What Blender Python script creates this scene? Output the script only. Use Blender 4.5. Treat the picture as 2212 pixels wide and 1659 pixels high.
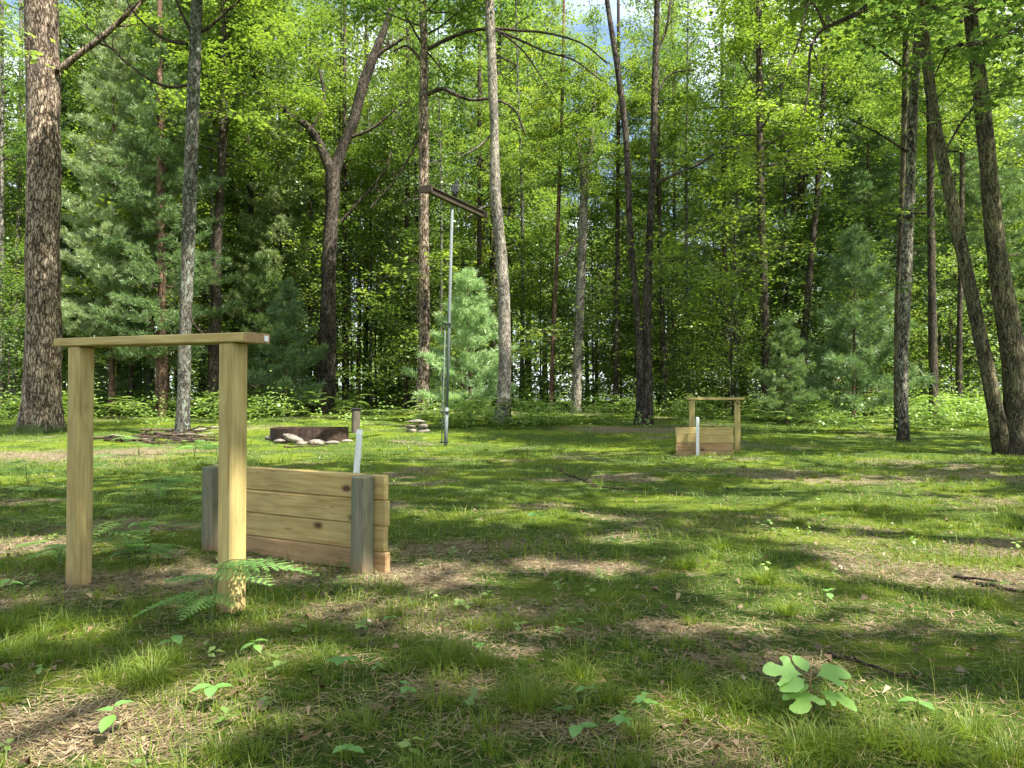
import bpy, math, random
import numpy as np
from mathutils import Vector, Matrix
sc = bpy.context.scene
for o in list(bpy.data.objects): bpy.data.objects.remove(o)
R = math.radians
# ------------------------------------------------------------------ camera
CH = 0.9; F = 1681.0; W0, H0 = 2212.0, 1659.0; YH = 865.0
PITCH = math.atan((YH - H0/2)/F)
cam_d = bpy.data.cameras.new('camera'); cam = bpy.data.objects.new('camera', cam_d)
sc.collection.objects.link(cam); sc.camera = cam
cam_d.sensor_width = 36; cam_d.lens = 36*F/W0; cam_d.clip_start = 0.05; cam_d.clip_end = 2000
cam.location = (0, 0, CH); cam.rotation_euler = (R(90)+PITCH, 0, 0)
# ------------------------------------------------------------------ world + sun
SUN = Vector((0.42, -0.30, 0.82)).normalized()
w = bpy.data.worlds.new('World'); sc.world = w; w.use_nodes = True
nt = w.node_tree; bg = nt.nodes['Background']
sky = nt.nodes.new('ShaderNodeTexSky'); sky.sky_type = 'NISHITA'; sky.sun_disc = False
sky.sun_elevation = math.asin(SUN.z); sky.sun_rotation = math.atan2(SUN.x, SUN.y)
sky.air_density = 1.0; sky.dust_density = 1.5; sky.ozone_density = 1.5
tc = nt.nodes.new('ShaderNodeTexCoord'); mp = nt.nodes.new('ShaderNodeMapping'); mp.inputs['Scale'].default_value = (1, 1, 2.5)
nz = nt.nodes.new('ShaderNodeTexNoise'); nz.inputs['Scale'].default_value = 3.0; nz.inputs['Detail'].default_value = 6
cr = nt.nodes.new('ShaderNodeValToRGB'); cr.color_ramp.elements[0].position = .40; cr.color_ramp.elements[1].position = .60
mx = nt.nodes.new('ShaderNodeMix'); mx.data_type = 'RGBA'; mx.inputs['B'].default_value = (7.5, 8, 8.5, 1)
nt.links.new(tc.outputs['Generated'], mp.inputs['Vector']); nt.links.new(mp.outputs[0], nz.inputs['Vector'])
nt.links.new(nz.outputs['Fac'], cr.inputs[0]); nt.links.new(cr.outputs[0], mx.inputs['Factor'])
nt.links.new(sky.outputs[0], mx.inputs['A']); nt.links.new(mx.outputs['Result'], bg.inputs[0])
bg.inputs[1].default_value = 0.10
sd = bpy.data.lights.new('sun', 'SUN'); sd.energy = 5.0; sd.angle = R(0.53); sd.color = (1, .955, .86)
so = bpy.data.objects.new('sun', sd); sc.collection.objects.link(so)
so.rotation_euler = SUN.to_track_quat('Z', 'Y').to_euler()
sc.view_settings.view_transform = 'Standard'; sc.view_settings.look = 'None'
sc.view_settings.exposure = 1.65; sc.view_settings.gamma = 1
cy = sc.cycles
cy.max_bounces = 7; cy.diffuse_bounces = 4; cy.glossy_bounces = 2; cy.transmission_bounces = 4; cy.transparent_max_bounces = 4
cy.use_denoising = True; cy.caustics_reflective = False; cy.caustics_refractive = False
cy.sample_clamp_indirect = 4
# ------------------------------------------------------------------ helpers
def ray(px, py):
    u = (px - W0/2)/F; v = (H0/2 - py)/F
    c, s = math.cos(PITCH), math.sin(PITCH)
    return Vector((u, c - v*s, s + v*c))
def at(px, py, d):
    r = ray(px, py); return Vector((r.x*d/r.y, d, CH + r.z*d/r.y))
class Noise:
    def __init__(s, seed): s.t = np.random.default_rng(seed).random((256, 256))
    def one(s, x, y):
        xi = np.floor(x).astype(int); yi = np.floor(y).astype(int); fx = x-xi; fy = y-yi
        fx = fx*fx*(3-2*fx); fy = fy*fy*(3-2*fy); t = s.t
        a = t[xi & 255, yi & 255]; b = t[(xi+1) & 255, yi & 255]; c = t[xi & 255, (yi+1) & 255]; d = t[(xi+1) & 255, (yi+1) & 255]
        return (a*(1-fx)+b*fx)*(1-fy)+(c*(1-fx)+d*fx)*fy
    def __call__(s, x, y, sc=1., o=4):
        r = 0; a = .5; x = np.asarray(x, float)*sc; y = np.asarray(y, float)*sc; n = 0
        for i in range(o): r = r+a*s.one(x+17.3*i, y-9.1*i); n += a; a *= .5; x = x*2.03; y = y*2.03
        return r/n
NZ1, NZ2, NZ3 = Noise(1), Noise(2), Noise(3)
def sstep(a, b, x): t = np.clip((x-a)/(b-a), 0, 1); return t*t*(3-2*t)
def gz(x, y):
    x = np.asarray(x, float); y = np.asarray(y, float)
    t = np.clip(y-13, 0, None); base = .035*t*sstep(0, 5, t); base = np.where(base > .8, .8+(base-.8)*.02, base)
    base = np.minimum(base, .95)
    return base + (NZ1(x, y, .55, 3)-.5)*.10*sstep(1, 6, np.hypot(x, y)) + (NZ2(x, y, 2.6, 3)-.5)*.035
def gzf(x, y): return float(gz(np.array([x]), np.array([y]))[0])
def ground_at(px, py):
    r = ray(px, py); d = 5.
    for d in np.arange(1.2, 60, .02):
        if CH + r.z*d/r.y <= gzf(r.x*d/r.y, d): break
    return Vector((r.x*d/r.y, d, gzf(r.x*d/r.y, d)))
COL = sc.collection
def meshnp(name, V, Q, mat=None, attrs=None, smooth=False):
    V = np.asarray(V, np.float32).reshape(-1, 3); Q = np.asarray(Q, np.int32); k = Q.shape[1]; n = len(Q)
    me = bpy.data.meshes.new(name)
    me.vertices.add(len(V)); me.vertices.foreach_set('co', V.ravel())
    me.loops.add(n*k); me.loops.foreach_set('vertex_index', Q.ravel())
    me.polygons.add(n); me.polygons.foreach_set('loop_start', np.arange(0, n*k, k, dtype=np.int32))
    if smooth: me.polygons.foreach_set('use_smooth', np.ones(n, bool))
    for an, av in (attrs or {}).items():
        a = me.attributes.new(an, 'FLOAT', 'POINT'); a.data.foreach_set('value', np.asarray(av, np.float32).ravel())
    me.update(calc_edges=True)
    if mat: me.materials.append(mat)
    return me
def link(name, data, parent=None, loc=None):
    o = bpy.data.objects.new(name, data); COL.objects.link(o)
    if parent: o.parent = parent
    if loc is not None: o.location = loc
    return o
def tag(o, label=None, cat=None, group=None, kind=None):
    if label: o['label'] = label
    if cat: o['category'] = cat
    if group: o['group'] = group
    if kind: o['kind'] = kind
    return o
class MB:
    """collects polygons of any size for ONE mesh"""
    def __init__(s): s.v = []; s.f = []; s.sm = []
    def add(s, v, f, smooth=False):
        n = len(s.v); s.v += [tuple(p) for p in v]; s.f += [tuple(i+n for i in q) for q in f]; s.sm += [smooth]*len(f)
    def box(s, c, d, M=None, bev=.004):
        c = Vector(c); hx, hy, hz = [k/2 for k in d]; b = min(bev, hx*.45, hy*.45, hz*.45)
        vs = []; idx = {}
        for sx in (-1, 1):
            for sy in (-1, 1):
                for sz in (-1, 1):
                    for ax in range(3):
                        p = [sx*(hx-b), sy*(hy-b), sz*(hz-b)]; p[ax] = (sx, sy, sz)[ax]*(hx, hy, hz)[ax]
                        idx[(sx, sy, sz, ax)] = len(vs); q = Vector(p)+c; vs.append(M @ q if M else q)
        f = []
        for ax in range(3):
            o = [a for a in range(3) if a != ax]
            for sgn in (-1, 1):
                q = []
                for (a, bb) in ((-1, -1), (1, -1), (1, 1), (-1, 1)):
                    k = [0, 0, 0]; k[ax] = sgn; k[o[0]] = a; k[o[1]] = bb; q.append(idx[(*k, ax)])
                if (sgn > 0) == (ax == 1): q.reverse()
                f.append(q)
        for ax in range(3):
            o = [a for a in range(3) if a != ax]
            for a in (-1, 1):
                for bb in (-1, 1):
                    k0 = [0, 0, 0]; k0[o[0]] = a; k0[o[1]] = bb; k1 = list(k0); k0[ax] = -1; k1[ax] = 1
                    f.append([idx[(*k0, o[0])], idx[(*k1, o[0])], idx[(*k1, o[1])], idx[(*k0, o[1])]])
        for k in [(a, b2, c2) for a in (-1, 1) for b2 in (-1, 1) for c2 in (-1, 1)]:
            f.append([idx[(*k, 0)], idx[(*k, 1)], idx[(*k, 2)]])
        s.add(vs, f)
    def tube(s, pts, rad, sides=10, cap=True, wob=0., seed=0, smooth=True):
        v, f = tube(pts, rad, sides, wob, seed); s.add(v, f.tolist(), smooth)
        if cap:
            n = len(s.v)-len(v); s.f += [tuple(n+i for i in range(sides))[::-1], tuple(n+len(v)-sides+i for i in range(sides))]; s.sm += [False, False]
    def build(s, name, mat, parent=None):
        me = bpy.data.meshes.new(name); me.from_pydata([tuple(p) for p in s.v], [], s.f)
        me.polygons.foreach_set('use_smooth', s.sm); me.update(); me.materials.append(mat)
        bm_fix(me)
        return link(name, me, parent)
def bm_fix(me):
    import bmesh
    b = bmesh.new(); b.from_mesh(me); bmesh.ops.recalc_face_normals(b, faces=b.faces); b.to_mesh(me); b.free()
def tube(pts, rad, sides=10, wob=0., seed=0, flare=0., lob=5):
    P = np.array([tuple(p) for p in pts], float); n = len(P); rad = np.broadcast_to(np.array(rad, float), (n,))
    T = np.gradient(P, axis=0); T /= np.linalg.norm(T, axis=1)[:, None]+1e-9
    up = np.array([0, 1., 0]) if abs(T[0][1]) < .9 else np.array([1., 0, 0])
    a = np.linspace(0, 2*np.pi, sides, endpoint=False); V = []
    U = up-T[0]*np.dot(up, T[0]); U /= np.linalg.norm(U)
    nzz = Noise(seed+50)
    for i in range(n):
        U = U-T[i]*np.dot(U, T[i]); U /= np.linalg.norm(U)+1e-9; B = np.cross(T[i], U)
        rr = rad[i]*(1+wob*2*(nzz(np.cos(a)*1.7+9, np.sin(a)*1.7+P[i][2]*.9+5, 1.3, 3)-.5))
        if flare > 0:
            h = P[i][2]-P[0][2]; rr = rr*(1+flare*math.exp(-h/(rad[0]*1.4))*(.8+.7*np.cos(a*lob+seed)))
        V.append(P[i]+np.outer(rr*np.cos(a), U)+np.outer(rr*np.sin(a), B))
    V = np.concatenate(V); Fc = []
    i0 = np.arange(n-1)[:, None]*sides; j = np.arange(sides)[None, :]; j2 = (j+1) % sides
    Fc = np.stack([i0+j, i0+j2, i0+sides+j2, i0+sides+j], -1).reshape(-1, 4)
    return V, Fc
def smooth_path(pts, n):
    P = np.array([tuple(p) for p in pts], float); m = len(P)
    if m < 3:
        t = np.linspace(0, 1, n)[:, None]; return P[0]*(1-t)+P[-1]*t
    out = []; Pe = np.vstack([2*P[0]-P[1], P, 2*P[-1]-P[-2]])
    for t in np.linspace(0, m-1-1e-6, n):
        i = int(t); u = t-i; a, b, c, d = Pe[i:i+4]
        out.append(.5*((2*b)+(c-a)*u+(2*a-5*b+4*c-d)*u*u+(3*b-a-3*c+d)*u**3))
    return np.array(out)
class NB:
    """numpy mesh collector of quads"""
    def __init__(s): s.V = []; s.Q = []; s.A = []; s.n = 0
    def add(s, V, Q, A=None):
        V = np.asarray(V).reshape(-1, 3); s.V.append(V); s.Q.append(np.asarray(Q)+s.n); s.n += len(V)
        s.A.append(np.zeros(len(V)) if A is None else np.asarray(A))
    def mesh(s, name, mat, smooth=False): return meshnp(name, np.concatenate(s.V), np.concatenate(s.Q), mat, {'tint': np.concatenate(s.A)}, smooth)
def norm(a): return a/(np.linalg.norm(a, axis=-1, keepdims=True)+1e-9)
def leaf_quads(c, nrm, L, wd, rng, fold=.15, dirv=None):
    """rhombic leaves, one folded quad each"""
    n = len(c); nrm = norm(nrm)
    d = rng.normal(size=(n, 3)) if dirv is None else dirv
    d = norm(d-nrm*np.sum(d*nrm, 1)[:, None]); s_ = np.cross(nrm, d)
    L = np.broadcast_to(L, (n,))[:, None]; wd = np.broadcast_to(wd, (n,))[:, None]
    V = np.stack([c-d*L*.5, c+s_*wd*.5-d*L*.05+nrm*L*fold*.6, c+d*L*.5-nrm*L*fold*.5, c-s_*wd*.5-d*L*.05+nrm*L*fold*.6], 1)
    Q = np.arange(n*4).reshape(n, 4); A = np.repeat(rng.random(n), 4)
    return V.reshape(-1, 3), Q, A
# ------------------------------------------------------------------ materials
def newmat(name):
    m = bpy.data.materials.new(name); m.use_nodes = True; t = m.node_tree; t.nodes.clear()
    out = t.nodes.new('ShaderNodeOutputMaterial'); return m, t, out
def N(t, typ, **kw):
    n = t.nodes.new(typ)
    for k, v in kw.items():
        if k.startswith('i_'): n.inputs[k[2:].replace('_', ' ')].default_value = v
        else: setattr(n, k, v)
    return n
def ramp(t, src, stops, interp='LINEAR'):
    r = t.nodes.new('ShaderNodeValToRGB'); e = r.color_ramp.elements; r.color_ramp.interpolation = interp
    while len(e) < len(stops): e.new(.5)
    for el, (p, c) in zip(e, stops): el.position = p; el.color = (*c, 1) if len(c) == 3 else c
    t.links.new(src, r.inputs[0]); return r.outputs[0]
def tex(t, vec, scale, detail=5, stretch=None, typ='noise', rough=.6, dist=0.):
    if stretch:
        m = N(t, 'ShaderNodeMapping'); m.inputs['Scale'].default_value = stretch; t.links.new(vec, m.inputs[0]); vec = m.outputs[0]
    if typ == 'noise':
        n = N(t, 'ShaderNodeTexNoise', i_Scale=scale, i_Detail=detail, i_Roughness=rough, i_Distortion=dist); t.links.new(vec, n.inputs['Vector']); return n.outputs['Fac']
    n = N(t, 'ShaderNodeTexVoronoi', i_Scale=scale); n.feature = typ; t.links.new(vec, n.inputs['Vector']); return n.outputs['Distance']
def mix(t, f, a, b, mode='MIX'):
    m = N(t, 'ShaderNodeMix'); m.data_type = 'RGBA'; m.blend_type = mode
    for inp, val in (('Factor', f), ('A', a), ('B', b)):
        if isinstance(val, (int, float)): m.inputs[inp].default_value = val
        elif isinstance(val, tuple): m.inputs[inp].default_value = (*val, 1)
        else: t.links.new(val, m.inputs[inp])
    return m.outputs['Result']
def math_(t, op, a, b=0.):
    m = N(t, 'ShaderNodeMath'); m.operation = op
    for i, val in enumerate((a, b)):
        if isinstance(val, (int, float)): m.inputs[i].default_value = val
        else: t.links.new(val, m.inputs[i])
    return m.outputs[0]
def finish(t, out, col, rough=.9, bump=None, bs=.3, bd=.01, spec=.3, metal=0.):
    p = N(t, 'ShaderNodeBsdfPrincipled'); p.inputs['Metallic'].default_value = metal; p.inputs['Specular IOR Level'].default_value = spec
    if isinstance(col, tuple): p.inputs['Base Color'].default_value = (*col, 1)
    else: t.links.new(col, p.inputs['Base Color'])
    if isinstance(rough, float): p.inputs['Roughness'].default_value = rough
    else: t.links.new(rough, p.inputs['Roughness'])
    if bump is not None:
        b = N(t, 'ShaderNodeBump'); b.inputs['Strength'].default_value = bs; b.inputs['Distance'].default_value = bd
        t.links.new(bump, b.inputs['Height']); t.links.new(b.outputs[0], p.inputs['Normal'])
    t.links.new(p.outputs[0], out.inputs[0]); return p
def leafmat(name, c0, c1, c2, trans=.45, tmul=(1.5, 1.7, .6), gloss=.06, objvar=.25, rough=.45):
    m, t, out = newmat(name)
    a = N(t, 'ShaderNodeAttribute', attribute_name='tint'); oi = N(t, 'ShaderNodeObjectInfo')
    col = ramp(t, a.outputs['Fac'], [(0, c0), (.55, c1), (1, c2)])
    rv = ramp(t, oi.outputs['Random'], [(0, (1-objvar, 1-objvar*.8, 1.0)), (.5, (1, 1, 1)), (1, (1+objvar, 1+objvar*.5, .8))])
    col = mix(t, 1., col, rv, 'MULTIPLY')
    tcol = mix(t, 1., col, tuple(tmul), 'MULTIPLY')
    d = N(t, 'ShaderNodeBsdfDiffuse'); tr = N(t, 'ShaderNodeBsdfTranslucent'); g = N(t, 'ShaderNodeBsdfGlossy'); g.inputs['Roughness'].default_value = rough
    g.inputs['Color'].default_value = (.9, 1, .9, 1)
    t.links.new(col, d.inputs[0]); t.links.new(tcol, tr.inputs[0])
    m1 = N(t, 'ShaderNodeMixShader'); m1.inputs[0].default_value = trans; t.links.new(d.outputs[0], m1.inputs[1]); t.links.new(tr.outputs[0], m1.inputs[2])
    m2 = N(t, 'ShaderNodeMixShader'); m2.inputs[0].default_value = gloss; t.links.new(m1.outputs[0], m2.inputs[1]); t.links.new(g.outputs[0], m2.inputs[2])
    t.links.new(m2.outputs[0], out.inputs[0]); return m
M = {}
M['maple'] = leafmat('maple_leaf', (.095, .16, .038), (.17, .245, .052), (.28, .35, .075), .5, (1.5, 1.55, .75))
M['maple_dark'] = leafmat('oak_leaf', (.07, .13, .036), (.13, .205, .048), (.21, .29, .065), .48, (1.5, 1.6, .8))
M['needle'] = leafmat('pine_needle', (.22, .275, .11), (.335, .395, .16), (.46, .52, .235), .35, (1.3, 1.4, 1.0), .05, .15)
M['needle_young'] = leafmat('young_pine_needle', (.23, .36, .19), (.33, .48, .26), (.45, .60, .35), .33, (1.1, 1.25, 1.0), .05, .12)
M['needle_dark'] = leafmat('shaded_pine_needle', (.09, .15, .06), (.15, .23, .09), (.24, .33, .13), .35, (1.3, 1.4, .9), .04, .1)  # darker copy of the needle green with wood shade put in
M['grass'] = leafmat('grass_blade', (.055, .105, .013), (.125, .19, .025), (.29, .30, .075), .4, (1.5, 1.6, .6), .02)
M['fern'] = leafmat('fern_leaf', (.12, .21, .05), (.20, .30, .07), (.32, .42, .12), .42, (1.4, 1.5, .7), .05, .15)
M['fern_near'] = leafmat('bracken_frond', (.13, .27, .07), (.18, .35, .09), (.25, .43, .12), .42, (1.35, 1.5, .7), .04, .05)
M['moss'] = leafmat('moss_shoot', (.06, .12, .012), (.11, .18, .016), (.20, .27, .03), .3, (1.4, 1.5, .5), .02)
M['sass'] = leafmat('sassafras_leaf', (.24, .43, .11), (.27, .46, .12), (.30, .49, .13), .35, (1.2, 1.3, .6), .05, .02)
M['litter'] = leafmat('dead_leaf', (.07, .04, .022), (.18, .115, .065), (.34, .25, .16), .12, (1, .8, .6), .05, .0)
M['needle_litter'] = leafmat('fallen_needle', (.11, .07, .04), (.24, .17, .095), (.42, .33, .20), .0, (1, 1, 1), .03, .0)
def barkmat(name, dark, mid, lite, sx=9., sz=1.6, moss=None, lich=None, lichamt=.6, bs=.9, bd=.03, mosslo=0.6):
    m, t, out = newmat(name); tcn = N(t, 'ShaderNodeTexCoord'); v = tcn.outputs['Object']
    oi = N(t, 'ShaderNodeObjectInfo')
    off = N(t, 'ShaderNodeVectorMath'); off.operation = 'ADD'; t.links.new(v, off.inputs[0])
    cb = N(t, 'ShaderNodeCombineXYZ'); t.links.new(math_(t, 'MULTIPLY', oi.outputs['Random'], 37.), cb.inputs[2]); t.links.new(cb.outputs[0], off.inputs[1]); v2 = off.outputs[0]
    wv = N(t, 'ShaderNodeTexNoise', i_Scale=6., i_Detail=3.); t.links.new(v2, wv.inputs['Vector']); av = N(t, 'ShaderNodeVectorMath'); av.operation = 'MULTIPLY_ADD'; t.links.new(wv.outputs['Color'], av.inputs[0]); av.inputs[1].default_value = (.12, .12, .12); t.links.new(v2, av.inputs[2]); v2 = av.outputs[0]
    fis = tex(t, v2, 1., 7, (sx*1.6, sx*1.6, sz*1.3), dist=.4, rough=.7); vor = tex(t, v2, 1., 1, (sx*3.2, sx*3.2, sz*2.6), 'DISTANCE_TO_EDGE')
    vr = ramp(t, vor, [(0, (0, 0, 0)), (.22, (1, 1, 1))]); fine = tex(t, v2, sx*6, 4)
    h = mix(t, .28, fis, vr); h = mix(t, .3, h, fine)
    col = ramp(t, h, [(.38, dark), (.50, mid), (.64, lite)])
    big = tex(t, v2, 2.6, 5, (1, 1, .55)); col = mix(t, 1., col, ramp(t, big, [(.34, (.50, .50, .52)), (.66, (1.45, 1.42, 1.36))]), 'MULTIPLY')
    if lich:
        l = tex(t, v2, 17., 5, (1, 1, .55), rough=.75); col = mix(t, ramp(t, l, [(1-lichamt, (0, 0, 0)), (1-lichamt+.05, (1, 1, 1))]), col, lich)
        l2 = tex(t, v2, 13, 5, (1, 1, .5), rough=.7); col = mix(t, ramp(t, l2, [(.60, (0, 0, 0)), (.64, (.8, .8, .8))]), col, dark)
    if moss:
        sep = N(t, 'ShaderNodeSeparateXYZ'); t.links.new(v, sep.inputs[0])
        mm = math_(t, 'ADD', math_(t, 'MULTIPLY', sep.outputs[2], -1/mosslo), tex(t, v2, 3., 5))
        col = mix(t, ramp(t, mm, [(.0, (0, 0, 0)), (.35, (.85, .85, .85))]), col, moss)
    finish(t, out, col, .92, h, bs, bd, .15); return m
M['bark_brown'] = barkmat('brown_plated_bark', (.022, .015, .010), (.12, .088, .062), (.36, .29, .225), 6, 1.5, moss=(.05, .09, .015), bd=.05, mosslo=.5)
M['bark_grey'] = barkmat('grey_lichen_bark', (.018, .016, .012), (.075, .068, .055), (.16, .15, .125), 11, 2.4, moss=(.07, .11, .02), lich=(.21, .24, .19), lichamt=.47, mosslo=.4)
M['bark_pale'] = barkmat('pale_grey_bark', (.035, .03, .024), (.15, .13, .105), (.32, .29, .24), 10, 2, moss=(.06, .09, .02), lich=(.34, .34, .28), lichamt=.44, mosslo=.35)
M['bark_dark'] = barkmat('dark_bark', (.014, .011, .009), (.055, .043, .033), (.13, .105, .08), 10, 1.8)
M['bark_oak'] = barkmat('dark_oak_bark', (.010, .009, .007), (.042, .034, .026), (.12, .10, .08), 8, 1.6, lich=(.15, .155, .11), lichamt=.36)
M['bark_mottle'] = barkmat('mottled_bark', (.010, .009, .007), (.075, .065, .05), (.20, .18, .15), 8, 2, moss=(.012, .011, .008), lich=(.27, .28, .19), lichamt=.47, mosslo=1.3)  # moss slot holds a near-black tone, stronger towards the base
M['bark_pine'] = barkmat('reddish_pine_bark', (.035, .02, .014), (.14, .085, .06), (.29, .19, .135), 12, 3)
M['bark_olive'] = barkmat('olive_grey_bark', (.018, .015, .010), (.075, .065, .038), (.16, .145, .085), 9, 1.2, moss=(.012, .011, .008), lich=(.16, .175, .08), lichamt=.42, mosslo=1.0)  # same slot again: near-black tone growing towards the trunk foot
M['twig'] = barkmat('dry_twig_bark', (.02, .015, .011), (.065, .047, .034), (.15, .11, .085), 20, 6, bd=.005)
M['twig_pale'] = barkmat('bleached_twig_bark', (.12, .10, .08), (.26, .22, .18), (.40, .36, .30), 20, 6, bd=.005)
def woodmat(name, axis, base, dark, lite, ring=34., knots=True, weather=None, dirt=None):
    m, t, out = newmat(name); tcn = N(t, 'ShaderNodeTexCoord'); v = tcn.outputs['Object']; oi = N(t, 'ShaderNodeObjectInfo')
    cb = N(t, 'ShaderNodeCombineXYZ'); r = math_(t, 'MULTIPLY', oi.outputs['Random'], 53.)
    for i in range(3): t.links.new(r, cb.inputs[i])
    off = N(t, 'ShaderNodeVectorMath'); off.operation = 'ADD'; t.links.new(v, off.inputs[0]); t.links.new(cb.outputs[0], off.inputs[1]); v2 = off.outputs[0]
    st = [1., 1., 1.]; st[axis] = .10
    warp = tex(t, v2, 7., 2, tuple([x*(1 if i != axis else 2.2) for i, x in enumerate(st)]))
    g = math_(t, 'SINE', math_(t, 'MULTIPLY', warp, ring)); g = math_(t, 'MULTIPLY_ADD', g, .5)
    gm = N(t, 'ShaderNodeMath'); gm.operation = 'MULTIPLY_ADD'; t.links.new(math_(t, 'SINE', math_(t, 'MULTIPLY', warp, ring)), gm.inputs[0]); gm.inputs[1].default_value = .5; gm.inputs[2].default_value = .5
    grain = math_(t, 'POWER', gm.outputs[0], 2.5)
    st2 = [1., 1., 1.]; st2[axis] = .03; fib = tex(t, v2, 130., 4, tuple(st2)); st3 = [1, 1, 1]; st3[axis] = .05; streak = tex(t, v2, 28., 4, tuple(st3))
    col = mix(t, math_(t, 'MULTIPLY', grain, .55), base, dark)
    col = mix(t, ramp(t, streak, [(.35, (0, 0, 0)), (.7, (.6, .6, .6))]), col, lite)
    stb = [1., 1., 1.]; stb[axis] = .06; col = mix(t, ramp(t, tex(t, v2, 42., 3, tuple(stb)), [(.56, (0, 0, 0)), (.68, (.75, .75, .75))]), col, dark)
    col = mix(t, 1., col, ramp(t, fib, [(.25, (.78, .76, .72)), (.7, (1.12, 1.12, 1.12))]), 'MULTIPLY')
    st4 = [1., 1., 1.]; st4[axis] = .08; ck = tex(t, v2, 75., 2, tuple(st4)); col = mix(t, ramp(t, ck, [(.68, (0, 0, 0)), (.74, (.75, .75, .75))]), col, tuple(c*.35 for c in dark))
    if knots:
        st5 = [1., 1., 1.]; st5[axis] = .55; k = tex(t, v2, 5.2, 1, tuple(st5), 'F1'); col = mix(t, ramp(t, k, [(.06, (1, 1, 1)), (.10, (.4, .4, .4)), (.16, (0, 0, 0))]), col, (.09, .05, .022))
    big = tex(t, v2, 2.4, 3); col = mix(t, 1., col, ramp(t, big, [(.3, (.82, .84, .80)), (.7, (1.1, 1.07, 1.0))]), 'MULTIPLY')
    if weather: col = mix(t, ramp(t, tex(t, v2, 9, 5, tuple(st3)), [(.4, (0, 0, 0)), (.65, (1, 1, 1))]), col, weather)
    if dirt:
        sep = N(t, 'ShaderNodeSeparateXYZ'); t.links.new(v, sep.inputs[0])
        mm = math_(t, 'ADD', math_(t, 'MULTIPLY', sep.outputs[2], -5.), tex(t, v, 6., 4)); col = mix(t, ramp(t, mm, [(-.0, (0, 0, 0)), (.6, (.75, .75, .75))]), col, dirt)
    finish(t, out, col, .75, mix(t, .5, fib, grain), .25, .004, .25); return m
NEW = dict(base=(.47, .36, .145), dark=(.33, .21, .065), lite=(.54, .44, .21))
M['post_wood'] = woodmat('new_timber_post', 2, (.42, .325, .13), (.28, .19, .06), (.49, .41, .20), dirt=(.30, .19, .10))
M['beam_wood'] = woodmat('new_timber_beam', 0, **NEW)
M['plank_wood'] = woodmat('new_timber_plank', 0, (.46, .35, .145), (.32, .20, .07), (.52, .42, .21), dirt=None)
M['plank_dirt_shade'] = woodmat('soil_and_shade_plank', 0, (.36, .235, .12), (.25, .15, .07), (.42, .30, .17))  # soil on the lower planks; also the shade tone of the beam end
M['old_post'] = woodmat('weathered_green_post', 2, (.20, .185, .125), (.08, .065, .045), (.27, .255, .18), weather=(.13, .145, .095), dirt=(.26, .16, .09), knots=False)
M['dark_post'] = woodmat('dark_weathered_post', 2, (.10, .085, .07), (.04, .035, .03), (.17, .15, .12), knots=False)
M['dark_beam'] = woodmat('dark_weathered_beam', 1, (.055, .042, .03), (.03, .022, .016), (.08, .065, .045), knots=False)
def simplemat(name, c0, c1, scale, rough=.6, metal=0., bs=.2, bd=.003, spec=.4):
    m, t, out = newmat(name); v = N(t, 'ShaderNodeTexCoord').outputs['Object']; n = tex(t, v, scale, 6)
    finish(t, out, ramp(t, n, [(.35, c0), (.65, c1)]), rough, n, bs, bd, spec, metal); return m
M['pvc'] = simplemat('white_plastic_pipe', (.68, .70, .68), (.80, .82, .80), 14, .4)
M['galv'] = simplemat('galvanised_steel', (.085, .10, .10), (.15, .17, .17), 30, .7, 0.)
M['rust'] = simplemat('rusty_dark_steel', (.022, .014, .011), (.075, .042, .028), 12, .8, .2, .5, .006)
M['rock'] = simplemat('grey_brown_stone', (.09, .075, .06), (.25, .215, .175), 9, .9, 0, .8, .03)
M['black'] = simplemat('black_metal', (.012, .014, .013), (.03, .03, .03), 20, .6)
M['end_shade'] = simplemat('grey_shaded_end', (.085, .085, .07), (.15, .15, .13), 25, .8)  # unused grey for the beam end, its shade put into the colour
M['stem'] = simplemat('green_stem', (.10, .15, .04), (.20, .20, .07), 30, .7)
M['redstem'] = simplemat('reddish_stem', (.22, .12, .06), (.30, .20, .09), 30, .7)
# ------------------------------------------------------------------ ground fields
BARE = [(860, 1245, .42, .30, 1.0), (1210, 1222, .60, .22, .8), (560, 1400, .42, .25, .75), (330, 1500, .40, .22, .8), (90, 1590, .35, .2, .9), (1400, 1365, .30, .2, .7),
        (1000, 1180, .7, .30, .6), (2010, 1240, .45, .2, .7), (2170, 1085, .6, .4, .6), (1820, 1045, .5, .3, .5), (1500, 985, .6, .28, .8), (740, 1320, .38, .26, .95), (650, 1365, .35, .22, .9), (450, 1450, .36, .2, .9), (200, 1555, .36, .2, .9), (180, 1275, .3, .25, .8),
        (1560, 1610, .18, .12, .9), (1900, 1350, .3, .25, .5), (870, 1500, .35, .16, .6), (60, 985, 2.2, 1.3, .9), (300, 975, 1.6, .7, .7), (60, 1170, .6, .6, .6), (1380, 928, 1.6, .8, .9),
        (640, 1330, .4, .3, .4), (1200, 1600, .35, .15, .5), (1650, 1420, .3, .12, .6), (1330, 1160, .5, .3, .5)]
MOSS = [(1740, 1165, .9, .5, .9), (1600, 1130, .8, .4, .8), (1950, 1200, .5, .22, .7), (1150, 1120, .8, .4, .7), (1900, 1290, .4, .25, .7), (1500, 1545, .20, .16, 1), (600, 1300, .4, .3, .8), (100, 1400, .8, .3, .9), (700, 1400, .5, .2, .8), (900, 1120, .9, .5, .8), (1700, 1100, 1.6, .6, .7), (1150, 1290, .8, .3, .8), (250, 1450, .5, .25, .8), (540, 1490, .4, .15, .6)]
def blobs(L):
    out = []
    for px, py, rx, ry, a in L:
        g = ground_at(px, py); out.append((g.x, g.y, rx, max(ry, .12)*1.0, a))
    return out
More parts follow.
